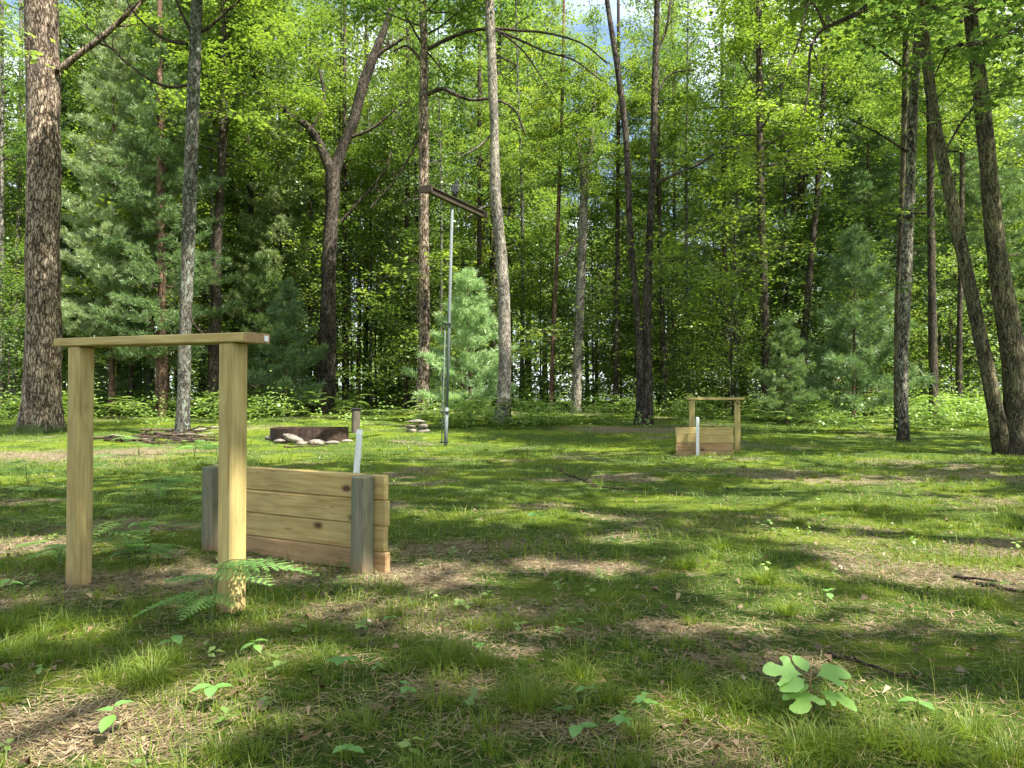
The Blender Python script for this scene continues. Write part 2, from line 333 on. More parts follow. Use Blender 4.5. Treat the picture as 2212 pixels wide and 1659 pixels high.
BB, MO = blobs(BARE), blobs(MOSS)
def field(x, y):
    """returns bareness, mossiness, brown-ness 0..1"""
    n = NZ1(x, y, .9, 5); n2 = NZ2(x, y, 1.4, 5); n3 = NZ3(x, y, 2.3, 4)
    wx = x+(NZ2(x, y, 2.2, 3)-.5)*.5; wy = y+(NZ3(x, y, 2.2, 3)-.5)*.5
    b = sstep(.54, .67, n)*.62*(1-.45*sstep(7, 13, y))
    m = sstep(.46, .60, n2)
    for (cx, cy_, rx, ry, a) in BB: b = np.maximum(b, a*np.exp(-(((wx-cx)/rx)**2+((wy-cy_)/ry)**2)*.9))
    for (cx, cy_, rx, ry, a) in MO:
        e = a*np.exp(-(((wx-cx)/rx)**2+((wy-cy_)/ry)**2)); b = b*(1-e*.8); m = np.maximum(m, e)
    b = np.clip(b + (n3-.5)*.5*(b > .05), 0, 1); return b, np.clip(m*(1-b), 0, 1)
# ground sheet: fine near, coarse far
def axis_pts(a, b, fine, growth, lo, hi):
    pts = list(np.arange(a, b+1e-6, fine)); s = fine
    while pts[-1] < hi: s *= growth; pts.append(pts[-1]+s)
    s = fine; pre = []; p = a
    while p > lo: s *= growth; p -= s; pre.append(p)
    return np.array(pre[::-1]+pts)
gx = axis_pts(-7, 7, .06, 1.09, -500, 500); gy = axis_pts(1.2, 14, .06, 1.05, -120, 900)
GX, GY = np.meshgrid(gx, gy); nx, ny = len(gx), len(gy)
GZ = gz(GX, GY); fb, fm = field(GX, GY)
idx = np.arange(nx*ny).reshape(ny, nx)
Q = np.stack([idx[:-1, :-1], idx[:-1, 1:], idx[1:, 1:], idx[1:, :-1]], -1).reshape(-1, 4)
m, t, out = newmat('forest_floor')
v = N(t, 'ShaderNodeTexCoord').outputs['Object']
ab = N(t, 'ShaderNodeAttribute', attribute_name='bare').outputs['Fac']; am = N(t, 'ShaderNodeAttribute', attribute_name='moss').outputs['Fac']
n1 = tex(t, v, 22., 7, rough=.75); n2 = tex(t, v, 120., 5, rough=.75); n4 = tex(t, v, 60., 6, rough=.8, dist=1.5); n3 = tex(t, v, 5., 5)
soil = ramp(t, n1, [(.30, (.055, .042, .027)), (.48, (.175, .14, .09)), (.68, (.37, .31, .215))])
soil = mix(t, 1., soil, ramp(t, n4, [(.34, (.35, .33, .30)), (.5, (.95, .95, .95)), (.66, (1.5, 1.45, 1.35))]), 'MULTIPLY')
soil = mix(t, 1., soil, ramp(t, n3, [(.35, (.75, .75, .78)), (.65, (1.15, 1.1, 1.05))]), 'MULTIPLY')
mossc = mix(t, 1., ramp(t, n2, [(.3, (.045, .07, .008)), (.52, (.125, .17, .018)), (.7, (.25, .29, .035))]), ramp(t, n3, [(.35, (.6, .7, .6)), (.65, (1.2, 1.15, 1.)) ]), 'MULTIPLY')
grs = mix(t, 1., ramp(t, n1, [(.3, (.022, .042, .008)), (.5, (.055, .10, .015)), (.60, (.095, .13, .028)), (.72, (.19, .16, .085))]), ramp(t, n4, [(.34, (.45, .4, .35)), (.5, (1, 1, 1)), (.64, (1.55, 1.4, 1.3))]), 'MULTIPLY')
nb = math_(t, 'ADD', ab, math_(t, 'MULTIPLY', math_(t, 'SUBTRACT', n1, .5), 2.4)); nb = math_(t, 'ADD', nb, math_(t, 'MULTIPLY', math_(t, 'SUBTRACT', n4, .5), 1.6))
fb_ = ramp(t, nb, [(.34, (0, 0, 0)), (.50, (1, 1, 1))]); c = mix(t, ramp(t, math_(t, 'ADD', am, math_(t, 'MULTIPLY', math_(t, 'SUBTRACT', n3, .5), .8)), [(.3, (0, 0, 0)), (.6, (1, 1, 1))]), grs, mossc)
c = mix(t, fb_, c, soil)
finish(t, out, c, .95, mix(t, .5, n1, n4), 1., .03, .1)
M['ground'] = m
ground = link('ground', meshnp('ground', np.stack([GX, GY, GZ], -1), Q, m, {'bare': fb.ravel(), 'moss': fm.ravel()}, True))
tag(ground, kind='structure', label='forest clearing floor of short grass, moss and tan needle litter')
# ------------------------------------------------------------------ ground cover
rng = np.random.default_rng(7)
def frust_pts(n, y0, y1, p, wide=.78, rng=rng):
    u = rng.random(n); e = 2-p
    y = (y0**e+u*(y1**e-y0**e))**(1/e); x = (rng.random(n)*2-1)*(wide*y+.7); return x, y
def blades(x, y, L, wd, lean, rng, curl=1.):
    n = len(x); z = gz(x, y); az = rng.random(n)*2*np.pi; d = np.stack([np.cos(az), np.sin(az), np.zeros(n)], 1)
    return blades_dir(np.stack([x, y, z-.004], 1), d, L, wd, lean, rng)
def blades_dir(b, d, L, wd, lean, rng):
    n = len(b); s_ = np.stack([-d[:, 1], d[:, 0], np.zeros(n)], 1); r = rng.normal(size=(n, 3))*.25; s_ = norm(s_+r)
    L = L[:, None]; wd = wd[:, None]; ln = lean[:, None]; Z = np.array([0, 0, 1.])
    p1 = b+(Z*(1-.25*ln)+d*ln*.5)*L*.5; p2 = b+(Z*(1-.62*ln)+d*ln*1.15)*L
    V = np.stack([b-s_*wd*.5, b+s_*wd*.5, p1-s_*wd*.42, p1+s_*wd*.42, p2-s_*wd*.06, p2+s_*wd*.06], 1).reshape(-1, 3)
    k = np.arange(n)[:, None]*6; Q = np.concatenate([k+np.array([[0, 1, 3, 2]]), k+np.array([[2, 3, 5, 4]])])
    return V, Q
gb = NB()
# scattered fine grass
x, y = frust_pts(230000, 1.6, 26, 1.75); b, mo = field(x, y); tuft = NZ3(x, y, 3.1, 3)
keep = rng.random(len(x)) < np.clip((1-b*1.1)*(.30+1.2*sstep(.42, .62, tuft))*(1-.5*mo), .07, 1); x, y = x[keep], y[keep]; tf = tuft[keep]; n = len(x)
L = (.018+.05*rng.random(n)**1.5)*(1+1.0*sstep(.5, .7, tf))*(1+.35*sstep(8, 14, y)); wd = .0016+.00035*y*(.6+.8*rng.random(n))
V, Qb = blades(x, y, L, wd, .3+.9*rng.random(n), rng); tv = np.clip(rng.random(n)*.75+.25*(NZ2(x, y, .8, 3)-.3), 0, 1); tv = np.where(rng.random(n) < .05, 1, tv)
gb.add(V, Qb, np.repeat(tv, 6))
# arching tufts
tx, ty = frust_pts(1500, 1.7, 14, 1.6); b, mo = field(tx, ty); k = (b < .5) & (NZ2(tx, ty, .7, 3) > .44); tx, ty = tx[k], ty[k]
extra = [(1140, 1530, .11, 130), (330, 1480, .10, 160), (360, 1440, .09, 120), (1700, 1330, .08, 120), (2000, 1640, .11, 140), (1900, 1610, .10, 140), (1800, 1640, .09, 120), (2100, 1600, .1, 120), (2180, 1650, .1, 120), (1250, 1470, .08, 90), (480, 1640, .09, 90), (1380, 1600, .08, 80),
         (1320, 1520, .07, 90), (970, 1420, .08, 90), (1040, 1440, .08, 90), (1480, 1480, .07, 70), (1480, 1230, .10, 200), (1560, 1190, .10, 180), (2130, 1310, .10, 100), (1720, 1640, .09, 120), (60, 1340, .09, 120), (150, 1360, .09, 120), (20, 1370, .09, 120), (550, 1640, .08, 60), (1650, 1260, .09, 140)]
tl = [(a, b_, .05+.06*rng.random(), int(25+50*rng.random())) for a, b_ in zip(tx, ty)]
for px, py, l_, c_ in extra:
    g = ground_at(px, py); tl.append((g.x, g.y, l_*1.15, int(c_*1.5)))
for cx, cy_, l_, c_ in tl:
    az = rng.random(c_)*2*np.pi; rr = rng.random(c_)**.7*l_*.45; bx = cx+np.cos(az)*rr; by = cy_+np.sin(az)*rr
    d = np.stack([np.cos(az+rng.normal(size=c_)*.5), np.sin(az+rng.normal(size=c_)*.5), np.zeros(c_)], 1)
    V, Qb = blades_dir(np.stack([bx, by, gz(bx, by)-.004], 1), d, l_*(.6+.7*rng.random(c_)), (.0016+.0003*cy_)*(.7+.6*rng.random(c_)), .25+1.0*rng.random(c_), rng)
    gb.add(V, Qb, np.repeat(np.clip(.35+.45*rng.random(c_), 0, 1), 6))
# seed stalks
x, y = frust_pts(450, 1.8, 6, 1.2); V, Qb = blades(x, y, .10+.08*rng.random(450), np.full(450, .0014), .1+.35*rng.random(450), rng); gb.add(V, Qb, np.ones(len(V)))
tag(link('grass', gb.mesh('grass', M['grass'])), 'fine green grass growing over the clearing floor', 'grass', kind='stuff')
# moss shoots
mb = NB(); x, y = frust_pts(190000, 1.6, 9, 1.7); b, mo = field(x, y); k = rng.random(len(x)) < np.clip(mo*1.3*(1-b), 0, 1); x, y = x[k], y[k]; n = len(x)
V, Qb = blades(x, y, .006+.011*rng.random(n), .0022+.0005*y, .2+.9*rng.random(n), rng); mb.add(V, Qb, np.repeat(rng.random(n)*.8*(.5+NZ1(x, y, 5., 2)), 6))
tag(link('moss', mb.mesh('moss', M['moss'])), 'low cushions of yellow green moss on the soil', 'moss', kind='stuff')
# fallen needles and dead leaves
nb_ = NB(); x, y = frust_pts(170000, 1.6, 12, 1.7); b, mo = field(x, y); k = rng.random(len(x)) < np.clip(.17+b*1.2, 0, 1); x, y = x[k], y[k]; n = len(x)
az = rng.random(n)*2*np.pi; d = np.stack([np.cos(az), np.sin(az), rng.normal(size=n)*.12], 1); s_ = np.stack([-d[:, 1], d[:, 0], np.zeros(n)], 1)
l_ = (.02+.05*rng.random(n))[:, None]; wd = (.0009+.0002*y)[:, None]; c = np.stack([x, y, gz(x, y)+.003+.006*rng.random(n)], 1)
V = np.stack([c-d*l_*.5-s_*wd, c-d*l_*.5+s_*wd, c+d*l_*.5+s_*wd*.6, c+d*l_*.5-s_*wd*.6], 1).reshape(-1, 3)
nb_.add(V, np.arange(n*4).reshape(n, 4), np.repeat(rng.random(n), 4))
tag(link('needle_litter', nb_.mesh('needle_litter', M['needle_litter'])), 'thin tan fallen pine needles on the bare soil patches', 'pine needles', kind='stuff')
lb = NB(); x, y = frust_pts(14000, 1.7, 24, 1.35); b, mo = field(x, y); k = rng.random(len(x)) < (.16+b*.75); x, y = x[k], y[k]; n = len(x)
cc = np.stack([x, y, gz(x, y)+.006+.008*rng.random(n)], 1); nn = np.stack([rng.normal(size=n)*.35, rng.normal(size=n)*.35, np.ones(n)], 1)
V, Qb, A = leaf_quads(cc, nn, .016+.042*rng.random(n)**2, .010+.024*rng.random(n)**1.6, rng, .45); lb.add(V, Qb, A)
tag(link('leaf_litter', lb.mesh('leaf_litter', M['litter'])), 'small curled brown dead leaves scattered over the ground', 'dead leaves', kind='stuff')
# tiny broad-leaved weeds
wb = NB(); x, y = frust_pts(560, 1.9, 15, 1.1); b, mo = field(x, y); k = (b < .75) & (NZ3(x, y, .6, 3) > .40); x, y = x[k], y[k]
for cx, cy_ in zip(x, y):
    c_ = rng.integers(3, 7); az = rng.random()*6.28+np.arange(c_)*2.4; h_ = .02+.05*rng.random(); s1 = .012+.018*rng.random()
    d = np.stack([np.cos(az), np.sin(az), .15+0*az], 1); p = np.array([cx, cy_, gzf(cx, cy_)+h_])+d*s1*.7+np.stack([0*az, 0*az, -.01*np.arange(c_)*h_/.05], 1)
    V, Qb, A = leaf_quads(p, np.stack([rng.normal(size=c_)*.3, rng.normal(size=c_)*.3-.1, np.ones(c_)], 1), s1*1.5, s1, rng, .12, d); wb.add(V, Qb, np.repeat(np.full(c_, rng.random()), 4))
tag(link('ground_weeds', wb.mesh('ground_weeds', M['fern'])), 'tiny broad leaved weeds scattered through the grass', 'weeds', kind='stuff')
# undergrowth of bracken and shrubs at the wood edge
def frond_arr(rng, L=.5, np_=9, pl=.2, droop=.35, detail=3):
    """one frond along +X, origin at the stalk tip; returns V,Q"""
    Vs = []; Qs = []; k = 0; t_ = np.linspace(.04, .97, np_)
    def pos(t): return np.array([L*t, 0, -droop*L*t*t])
    for i, tt in enumerate(t_):
        l_ = pl*(1-tt)**.8*min(1, .75+tt*2)+.012; p0 = pos(tt)
        for sg in (-1, 1):
            dr = np.array([.35+.35*tt, sg*.92, -.12]); dr /= np.linalg.norm(dr); sd_ = np.array([dr[1]*sg*.9, -dr[0]*sg*.9, 0])*sg
            sd_ = np.array([-dr[1], dr[0], 0]); m_ = max(2, int(round(detail*(1-tt)+1.5)))
            if detail <= 1:
                w_ = L/np_*.42; Vs += [p0-sd_*w_, p0+dr*l_*.3+sd_*w_, p0+dr*l_, p0+dr*l_*.3-sd_*w_*1.0]; Qs.append([k, k+1, k+2, k+3]); k += 4; continue
            # pinna = row of paired pinnules
            for j in range(m_*2):
                u = (j+.5)/(m_*2); pw = L/np_*.50*(1-u)**.7+.002; q0 = p0+dr*l_*u*.95; q0 = q0+np.array([0, 0, -.05*l_*u])
                for s2 in (-1, 1):
                    e = q0+sd_*s2*pw+dr*l_*.07; hw = l_/(m_*2)*.46
                    Vs += [q0-dr*hw, e-dr*hw*.5, e+dr*hw*.35, q0+dr*hw]; Qs.append([k, k+1, k+2, k+3]); k += 4
            Vs += [p0+dr*l_*.85-sd_*.003, p0+dr*l_*.85+sd_*.003, p0+dr*l_*1.05, p0+dr*l_*1.04]; Qs.append([k, k+1, k+2, k+3]); k += 4
    return np.array(Vs), np.array(Qs)
def rotz(V, a): c, s = math.cos(a), math.sin(a); return V@np.array([[c, s, 0], [-s, c, 0], [0, 0, 1]])
def roty(V, a): c, s = math.cos(a), math.sin(a); return V@np.array([[c, 0, -s], [0, 1, 0], [s, 0, c]])
ub = NB(); FR = [frond_arr(rng, .42, 8, .17, .3+.1*i, 1) for i in range(3)]
n = 12000; y = 15.5+rng.random(n)**1.8*34; x = (rng.random(n)*2-1)*(.72*y+1); den = NZ2(x, y, .25, 4)
xe = 17.5+3*NZ3(x, 0*x+3.3, .35, 3)+np.where(x > 5, -1.0, 0)
k = (y > xe) & (rng.random(n) < sstep(.40, .56, den)*.93+.07); x, y = x[k], y[k]
for cx, cy_ in zip(x, y):
    h_ = (.15+.40*rng.random())*(.5+.5*min(1, max(0, cy_-16)/5)+.8*float(NZ1(np.array([cx]), np.array([cy_]), .5, 3)[0])); zb = gzf(cx, cy_); tn = rng.random()
    if rng.random() < .55:
        for q in range(rng.integers(3, 6)):
            V, Qb = FR[rng.integers(3)]; V = rotz(roty(V*(.7+.6*rng.random()), -.25+.3*rng.random()), rng.random()*6.28)+np.array([cx, cy_, zb+h_*(.7+.4*rng.random())]); ub.add(V, Qb, np.full(len(V), tn))
    else:
        c_ = rng.integers(14, 34); p = rng.normal(size=(c_, 3))*np.array([.16, .16, h_*.35])+np.array([cx, cy_, zb+h_*.75])
        V, Qb, A = leaf_quads(p, np.stack([rng.normal(size=c_)*.45, rng.normal(size=c_)*.45-.15, np.ones(c_)], 1), .09, .065, rng); ub.add(V, Qb, np.clip(A*.4+tn*.6, 0, 1))
xy = []
for q in range(95):
    g = ground_at(rng.random()*470, 955+rng.random()**1.2*260); xy.append((g.x, g.y))
for cx, cy_ in xy:
    h_ = .06+.11*rng.random(); zb = gzf(cx, cy_); tn = rng.random()*.3
    for q in range(rng.integers(2, 4)):
        V, Qb = FR[rng.integers(3)]; V = rotz(roty(V*(.3+.35*rng.random()), -.3+.35*rng.random()), rng.random()*6.28)+np.array([cx, cy_, zb+h_*(.7+.4*rng.random())]); ub.add(V, Qb, np.full(len(V), tn))
n = 800; y = 31+rng.random(n)*38; x = (rng.random(n)*2-1)*(.74*y+1)
for cx, cy_ in zip(x, y):
    h_ = .7+1.5*rng.random(); c_ = rng.integers(50, 90); zb = gzf(cx, cy_); tn = rng.random(); p = rng.normal(size=(c_, 3))*np.array([.45, .45, h_*.27])+np.array([cx, cy_, zb+h_*.5])
    V, Qb, A = leaf_quads(p, np.stack([rng.normal(size=c_)*.45, rng.normal(size=c_)*.45-.15, np.ones(c_)], 1), .17, .12, rng); ub.add(V, Qb, np.clip(A*.4+tn*.5, 0, 1))
tag(link('undergrowth', ub.mesh('undergrowth', M['fern'])), 'pale green bracken and low shrubs along the wood edge', 'undergrowth', kind='stuff')
# ------------------------------------------------------------------ tree generators
def gen_broad(seed, H, z0, Rc, nprim, tr, leaves, lsize, flat=.085, sprR=.55, dens=1., trunk=True):
    """returns (wood NB, leaf NB) for a broadleaved tree standing at the origin"""
    r = np.random.default_rng(seed); wd = NB(); lf = NB()
    a1, a2 = r.normal(size=2)*.25; ph = r.random()*6
    ax = lambda z: np.array([a1*math.sin(z*.35+ph)*(z/H), a2*math.sin(z*.3+ph*2)*(z/H), z])
    zs = np.linspace(-.1, H, 16); V, Qb = tube([ax(z) for z in zs], tr*(1-.85*(np.clip(zs, 0, None)/H)**1.1), 10, .12, seed, .45)
    if trunk: wd.add(V, Qb)
    C = []
    for i in range(nprim):
        t_ = (i+r.random()*.8)/nprim; z = z0+(H*.97-z0)*t_; az = i*2.4+r.normal()*.5
        Lb = Rc*(1-.75*t_**1.7)*(.45+.55*min(1, t_*4+.5))*(.7+.5*r.random()); el = .25+.75*t_+r.normal()*.12
        p = ax(z); pts = [p]; d = np.array([math.cos(az)*math.cos(el), math.sin(az)*math.cos(el), math.sin(el)])
        for s_ in range(5):
            d = norm(d+r.normal(size=3)*.13+np.array([0, 0, -.09])); p = p+d*Lb/5; pts.append(p)
        pts = np.array(pts); rb = max(.012, tr*.32*(1-t_*.7)); V, Qb = tube(pts, np.linspace(rb, .006, 6), 5); wd.add(V, Qb)
        ns = max(3, int(Lb*2.6*dens))
        for s_ in range(ns):
            u = .25+.75*(s_+r.random())/ns; q = pts[min(4, int(u*5))]*(1-(u*5) % 1)+pts[min(5, int(u*5)+1)]*((u*5) % 1)
            a = az+r.choice([-1, 1])*(.5+r.random()*.9); l2 = Lb*.34*(1.25-u)*(.5+r.random()); e = q+np.array([math.cos(a), math.sin(a), .1+r.normal()*.22])*l2
            V, Qb = tube([q, (q+e)/2+np.array([0, 0, .05]), e], [.011, .008, .004], 3); wd.add(V, Qb)
            C.append(e); 
            if l2 > .7: C.append((q+e)/2+r.normal(size=3)*.1)
    C = np.array(C); n = len(C); m_ = leaves
    off = r.normal(size=(n, m_, 3))*np.array([sprR*.55, sprR*.55, flat]); tilt = r.normal(size=(n, 1, 2))*.28
    off[:, :, 2] += (off[:, :, :2]*tilt).sum(-1)-.12*(off[:, :, :2]**2).sum(-1)
    P = (C[:, None, :]+off).reshape(-1, 3); nn = np.concatenate([r.normal(size=(n*m_, 2))*.32-np.repeat(tilt.reshape(n, 2), m_, 0), np.ones((n*m_, 1))], 1)
    s1 = lsize*(.5+1.05*r.random(n*m_)); V, Qb, A = leaf_quads(P, nn, s1, s1*.82, r, .12)
    A = np.clip(A*.35+np.repeat(np.repeat(r.random(n), m_), 4)*.65, 0, 1); lf.add(V, Qb, A); return wd, lf
def gen_pine(seed, H, z0, Rc, tr, tuftL=.11, step=.42, nb=5, tufts=26, need=9, nw=.010, up=.25, dead=0.):
    r = np.random.default_rng(seed); wd = NB(); lf = NB(); zs = np.linspace(-.1, H, 14)
    V, Qb = tube([(math.sin(z*.4+seed)*.05, math.cos(z*.33)*.05, z) for z in zs], tr*(1-.92*(np.clip(zs, 0, None)/H)), 9, .06, seed, .3); wd.add(V, Qb)
    P = []; D = []; z = z0
    while z < H-.05:
        t_ = (z-z0)/(H-z0); k = nb if z < H*.92 else 3; a0 = r.random()*6.28
        for i in range(k):
            az = a0+i*6.283/k+r.normal()*.2; Lb = Rc*((1-t_)**.8*.95+.05)*(.45+.8*r.random())*min(1., .6+t_*4); el = up+.45*t_+r.normal()*.1
            d = np.array([math.cos(az)*math.cos(el), math.sin(az)*math.cos(el), math.sin(el)]); p = np.array([0, 0, z]); pts = [p]
            for s_ in range(4): d = norm(d+r.normal(size=3)*.07+np.array([0, 0, -.04+.05*s_])); p = p+d*Lb/4; pts.append(p)
            pts = np.array(pts); V, Qb = tube(pts, np.linspace(max(.008, tr*.22*(1-t_)), .004, 5), 4); wd.add(V, Qb)
            nt_ = max(4, int(tufts*Lb/Rc)); u = .18+.82*r.random(nt_)**.75; u[0] = 1; si = np.clip((u*4).astype(int), 0, 3); fr = (u*4-si)[:, None]
            q = pts[si]*(1-fr)+pts[si+1]*fr; lat = (1.15-u)*Lb*.38*r.random(nt_)*r.choice([-1, 1], nt_)
            sd_ = np.array([-d[1], d[0], 0]); q = q+sd_*lat[:, None]+d*np.abs(lat)[:, None]*.6+r.normal(size=(nt_, 3))*np.array([.03, .03, .05])
            dd = norm(d+sd_*np.sign(lat)[:, None]*.7+np.array([0, 0, .5])+r.normal(size=(nt_, 3))*.3); P.append(q); D.append(dd)
        z += step*(.8+.4*r.random())*(1 if z < H*.8 else .7)
    P.append(np.array([[0, 0, H]])); D.append(np.array([[0, 0, 1.]]))
    P = np.concatenate(P); D = np.concatenate(D); n = len(P); k = need
    nd = norm(D[:, None, :]+r.normal(size=(n, k, 3))*.62); b = P[:, None, :]+r.normal(size=(n, k, 3))*.022; l_ = tuftL*(.7+.5*r.random((n, k, 1)))
    s_ = norm(np.cross(nd, r.normal(size=(n, k, 3))))*nw; tip = b+nd*l_
    V = np.stack([b-s_*.5, b+s_*.5, tip+s_*.18, tip-s_*.18], 2).reshape(-1, 3); tn = r.random(n)
    A = np.repeat(np.clip(np.repeat(tn, k)*.6+r.random(n*k)*.4, 0, 1), 4); lf.add(V, np.arange(len(V)).reshape(-1, 4), A); return wd, lf
def proto(gen, bark, leaf, nm='tree', **kw):
    wd, lf = gen(**kw); return wd.mesh(nm+'_trunk', M[bark], True), lf.mesh(nm+'_crown', M[leaf])
# crown-only prototypes for the measured trees are the same meshes, with trunks of their own
PR = {}
PR['tall'] = [proto(gen_broad, b, l, seed=s, H=19+s % 3, z0=4.0, Rc=3.3, nprim=58, tr=.13, leaves=40, lsize=.115) for s, b, l in ((11, 'bark_dark', 'maple'), (12, 'bark_grey', 'maple'), (13, 'bark_dark', 'maple_dark'), (14, 'bark_pale', 'maple'))]
PR['mid'] = [proto(gen_broad, b, l, seed=s, H=12+s % 3, z0=1.7, Rc=2.9, nprim=48, tr=.075, leaves=40, lsize=.11) for s, b, l in ((21, 'bark_dark', 'maple'), (22, 'bark_grey', 'maple'), (23, 'bark_dark', 'maple_dark'))]
PR['low'] = [proto(gen_broad, b, l, seed=s, H=5+s % 3, z0=.8, Rc=1.9, nprim=34, tr=.035, leaves=34, lsize=.095) for s, b, l in ((31, 'bark_dark', 'maple'), (32, 'bark_dark', 'maple_dark'))]
PR['pole'] = [proto(gen_broad, b, l, seed=s, H=17, z0=7.0, Rc=2.0, nprim=28, tr=.085, leaves=26, lsize=.11) for s, b, l in ((41, 'bark_dark', 'maple_dark'), (42, 'bark_grey', 'maple'), (43, 'bark_grey', 'maple_dark'))]
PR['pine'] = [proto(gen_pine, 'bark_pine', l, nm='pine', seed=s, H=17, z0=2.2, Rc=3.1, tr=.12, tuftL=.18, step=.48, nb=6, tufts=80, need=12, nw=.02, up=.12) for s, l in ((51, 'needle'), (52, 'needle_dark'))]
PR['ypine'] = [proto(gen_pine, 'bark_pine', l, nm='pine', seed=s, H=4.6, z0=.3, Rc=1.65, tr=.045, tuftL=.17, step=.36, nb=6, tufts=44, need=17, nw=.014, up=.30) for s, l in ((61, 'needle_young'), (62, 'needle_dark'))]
CR = [gen_broad(seed=s, H=11, z0=.3, Rc=4.2, nprim=34, tr=.14, leaves=52, lsize=.12, sprR=.55, trunk=False) for s in (71, 72, 73)]
CRM = []
for i, (wd, lf) in enumerate(CR):
    CRM.append((wd.mesh('limbs', M['bark_dark'], True), lf.mesh('crown', M[('maple', 'maple', 'maple_dark')[i]])))
TREES = []   # (px of base, root) for labels of background trees
def put_tree(nm, pr, x, y, s=1., rz=0., sz=None, cat='tree'):
    root = link(nm, None, None, (x, y, gzf(x, y)-.03)); root.rotation_euler = (0, 0, rz); root.scale = (s, s, sz or s)
    link('trunk', pr[0], root); link('crown', pr[1], root); root['category'] = cat
    return root
# ------------------------------------------------------------------ measured trees (pixel polylines at a depth)
def px_tree(nm, label, cat, d, stems, bark, crown=None, flare=.35, branches=(), bcol=None, seed=0, sides=22, base=None):
    """stems: list of [(px,py,width_px)...] from base up"""
    b0 = stems[0][0]; g = at(b0[0], b0[1], d); gx_, gy_ = g.x, d; zg = gzf(gx_, gy_)
    root = link(nm, None, None, (gx_, gy_, zg)); tag(root, label, cat)
    org = Vector((gx_, gy_, zg)); k = 0; tops = []
    for st in stems:
        dd = d; pts = [at(p[0], p[1], dd)-org for p in st]; wds = [p[2]*dd/F/2*.90/math.hypot(1, (p[0]-W0/2)/F) for p in st]
        if k == 0: pts[0].z = -.12
        # continue above the frame
        top = pts[-1]; dr = (pts[-1]-pts[-2]).normalized()
        if st[-1][1] <= 5:
            ht = max(16-top.z, 4); tops.append(top); pts += [top+(dr*.6+Vector((0, 0, .4)))*ht*.4, top+(dr*.3+Vector((0, 0, .7)))*ht]; wds += [wds[-1]*.72, wds[-1]*.22]
        P = smooth_path(pts, 44); Wd = np.interp(np.linspace(0, len(wds)-1, 44), range(len(wds)), wds)
        rw = np.random.default_rng(seed*3+k); wz = np.cumsum(rw.normal(size=(9, 2)), 0); wz -= np.linspace(0, 1, 9)[:, None]*wz[-1]; P[:, 0] += np.interp(np.linspace(0, 8, 44), range(9), wz[:, 0])*Wd[0]*.05; P[:, 1] += np.interp(np.linspace(0, 8, 44), range(9), wz[:, 1])*Wd[0]*.10; V, Qb = tube(P, Wd, sides, .17, seed+k, flare if k == 0 else 0.); nb2 = NB(); nb2.add(V, Qb)
        o = link('trunk' if len(stems) == 1 else 'stem', nb2.mesh('trunk', M[bark], True), root); k += 1
    for br in branches:
        dep = [p[3] if len(p) > 3 else d for p in br]; pts = [at(p[0], p[1], q)-org for p, q in zip(br, dep)]; wds = [p[2]*q/F/2 for p, q in zip(br, dep)]
        m_ = 20; P = smooth_path(pts, m_); Wd = np.interp(np.linspace(0, len(wds)-1, m_), range(len(wds)), wds); V, Qb = tube(P, Wd, 8, .1, seed+k); nb2 = NB(); nb2.add(V, Qb)
        rr = np.random.default_rng(seed*7+k)
        for q in range(5):   # side twigs
            i_ = rr.integers(6, m_-1); l_ = np.linalg.norm(P[-1]-P[0])*(.12+.15*rr.random()); e = P[i_]+norm(P[i_]-P[i_-2]+rr.normal(size=3)*np.linalg.norm(P[i_]-P[i_-2])*.9)*l_
            V, Qb = tube([P[i_], (P[i_]+e)/2+rr.normal(size=3)*.04*l_, e], [Wd[i_]*.5, Wd[i_]*.35, .004], 5); nb2.add(V, Qb)
        link('branch', nb2.mesh('branch', M[bcol or bark], True), root); k += 1
    for cw in (crown or []):
        ci, h, s, rz, dx, dy = cw[:6]; c = CRM[ci]
        for q, nmq in ((0, 'limbs'), (1, 'crown')):
            tp_ = tops[0] if tops else Vector((0, 0, 0)); o = link(nmq, c[q], root, (dx*.3+tp_.x, dy*.3, h)); o.scale = (s, s, cw[6] if len(cw) > 6 else s); o.rotation_euler = (0, 0, rz)
    return root
px_tree('large_tree', 'huge brown plated trunk at the left edge behind the near timber frame', 'tree', 18, [[(88, 930, 112), (92, 860, 88), (98, 650, 86), (98, 450, 82), (90, 150, 84), (88, 0, 82)]], 'bark_brown',
        [(0, 14, .7, 1., 0, 0)], .25, [[(128, 152, 18), (170, 118, 13), (215, 85, 13), (265, 40, 10), (310, 0, 9, 17.5), (400, -60, 6, 17)]], 'bark_brown', 1, 30)
px_tree('lichen_tree', 'slim grey lichened trunk seen through the near timber frame', 'tree', 16.6, [[(392, 950, 40), (396, 880, 33), (400, 700, 31), (408, 450, 33), (417, 200, 31), (426, 0, 27)]], 'bark_grey',
        [(1, 9.9, .78, .3, 1.6, -5.6, .30)], .3, [[(405, 184, 8), (370, 188, 7), (330, 176, 6), (285, 145, 5), (240, 105, 4), (185, 55, 3)], [(405, 95, 9), (365, 88, 7), (330, 68, 6), (285, 22, 4), (270, -10, 3)], [(414, 72, 8), (395, 35, 6), (380, 0, 5)], [(418, 74, 9), (450, 60, 7), (490, 25, 6), (525, -5, 4)], [(395, 640, 4), (420, 700, 3), (450, 730, 2)]], 'bark_dark', 2)  # unseen crown squashed and shifted to shade the huge left trunk's foot
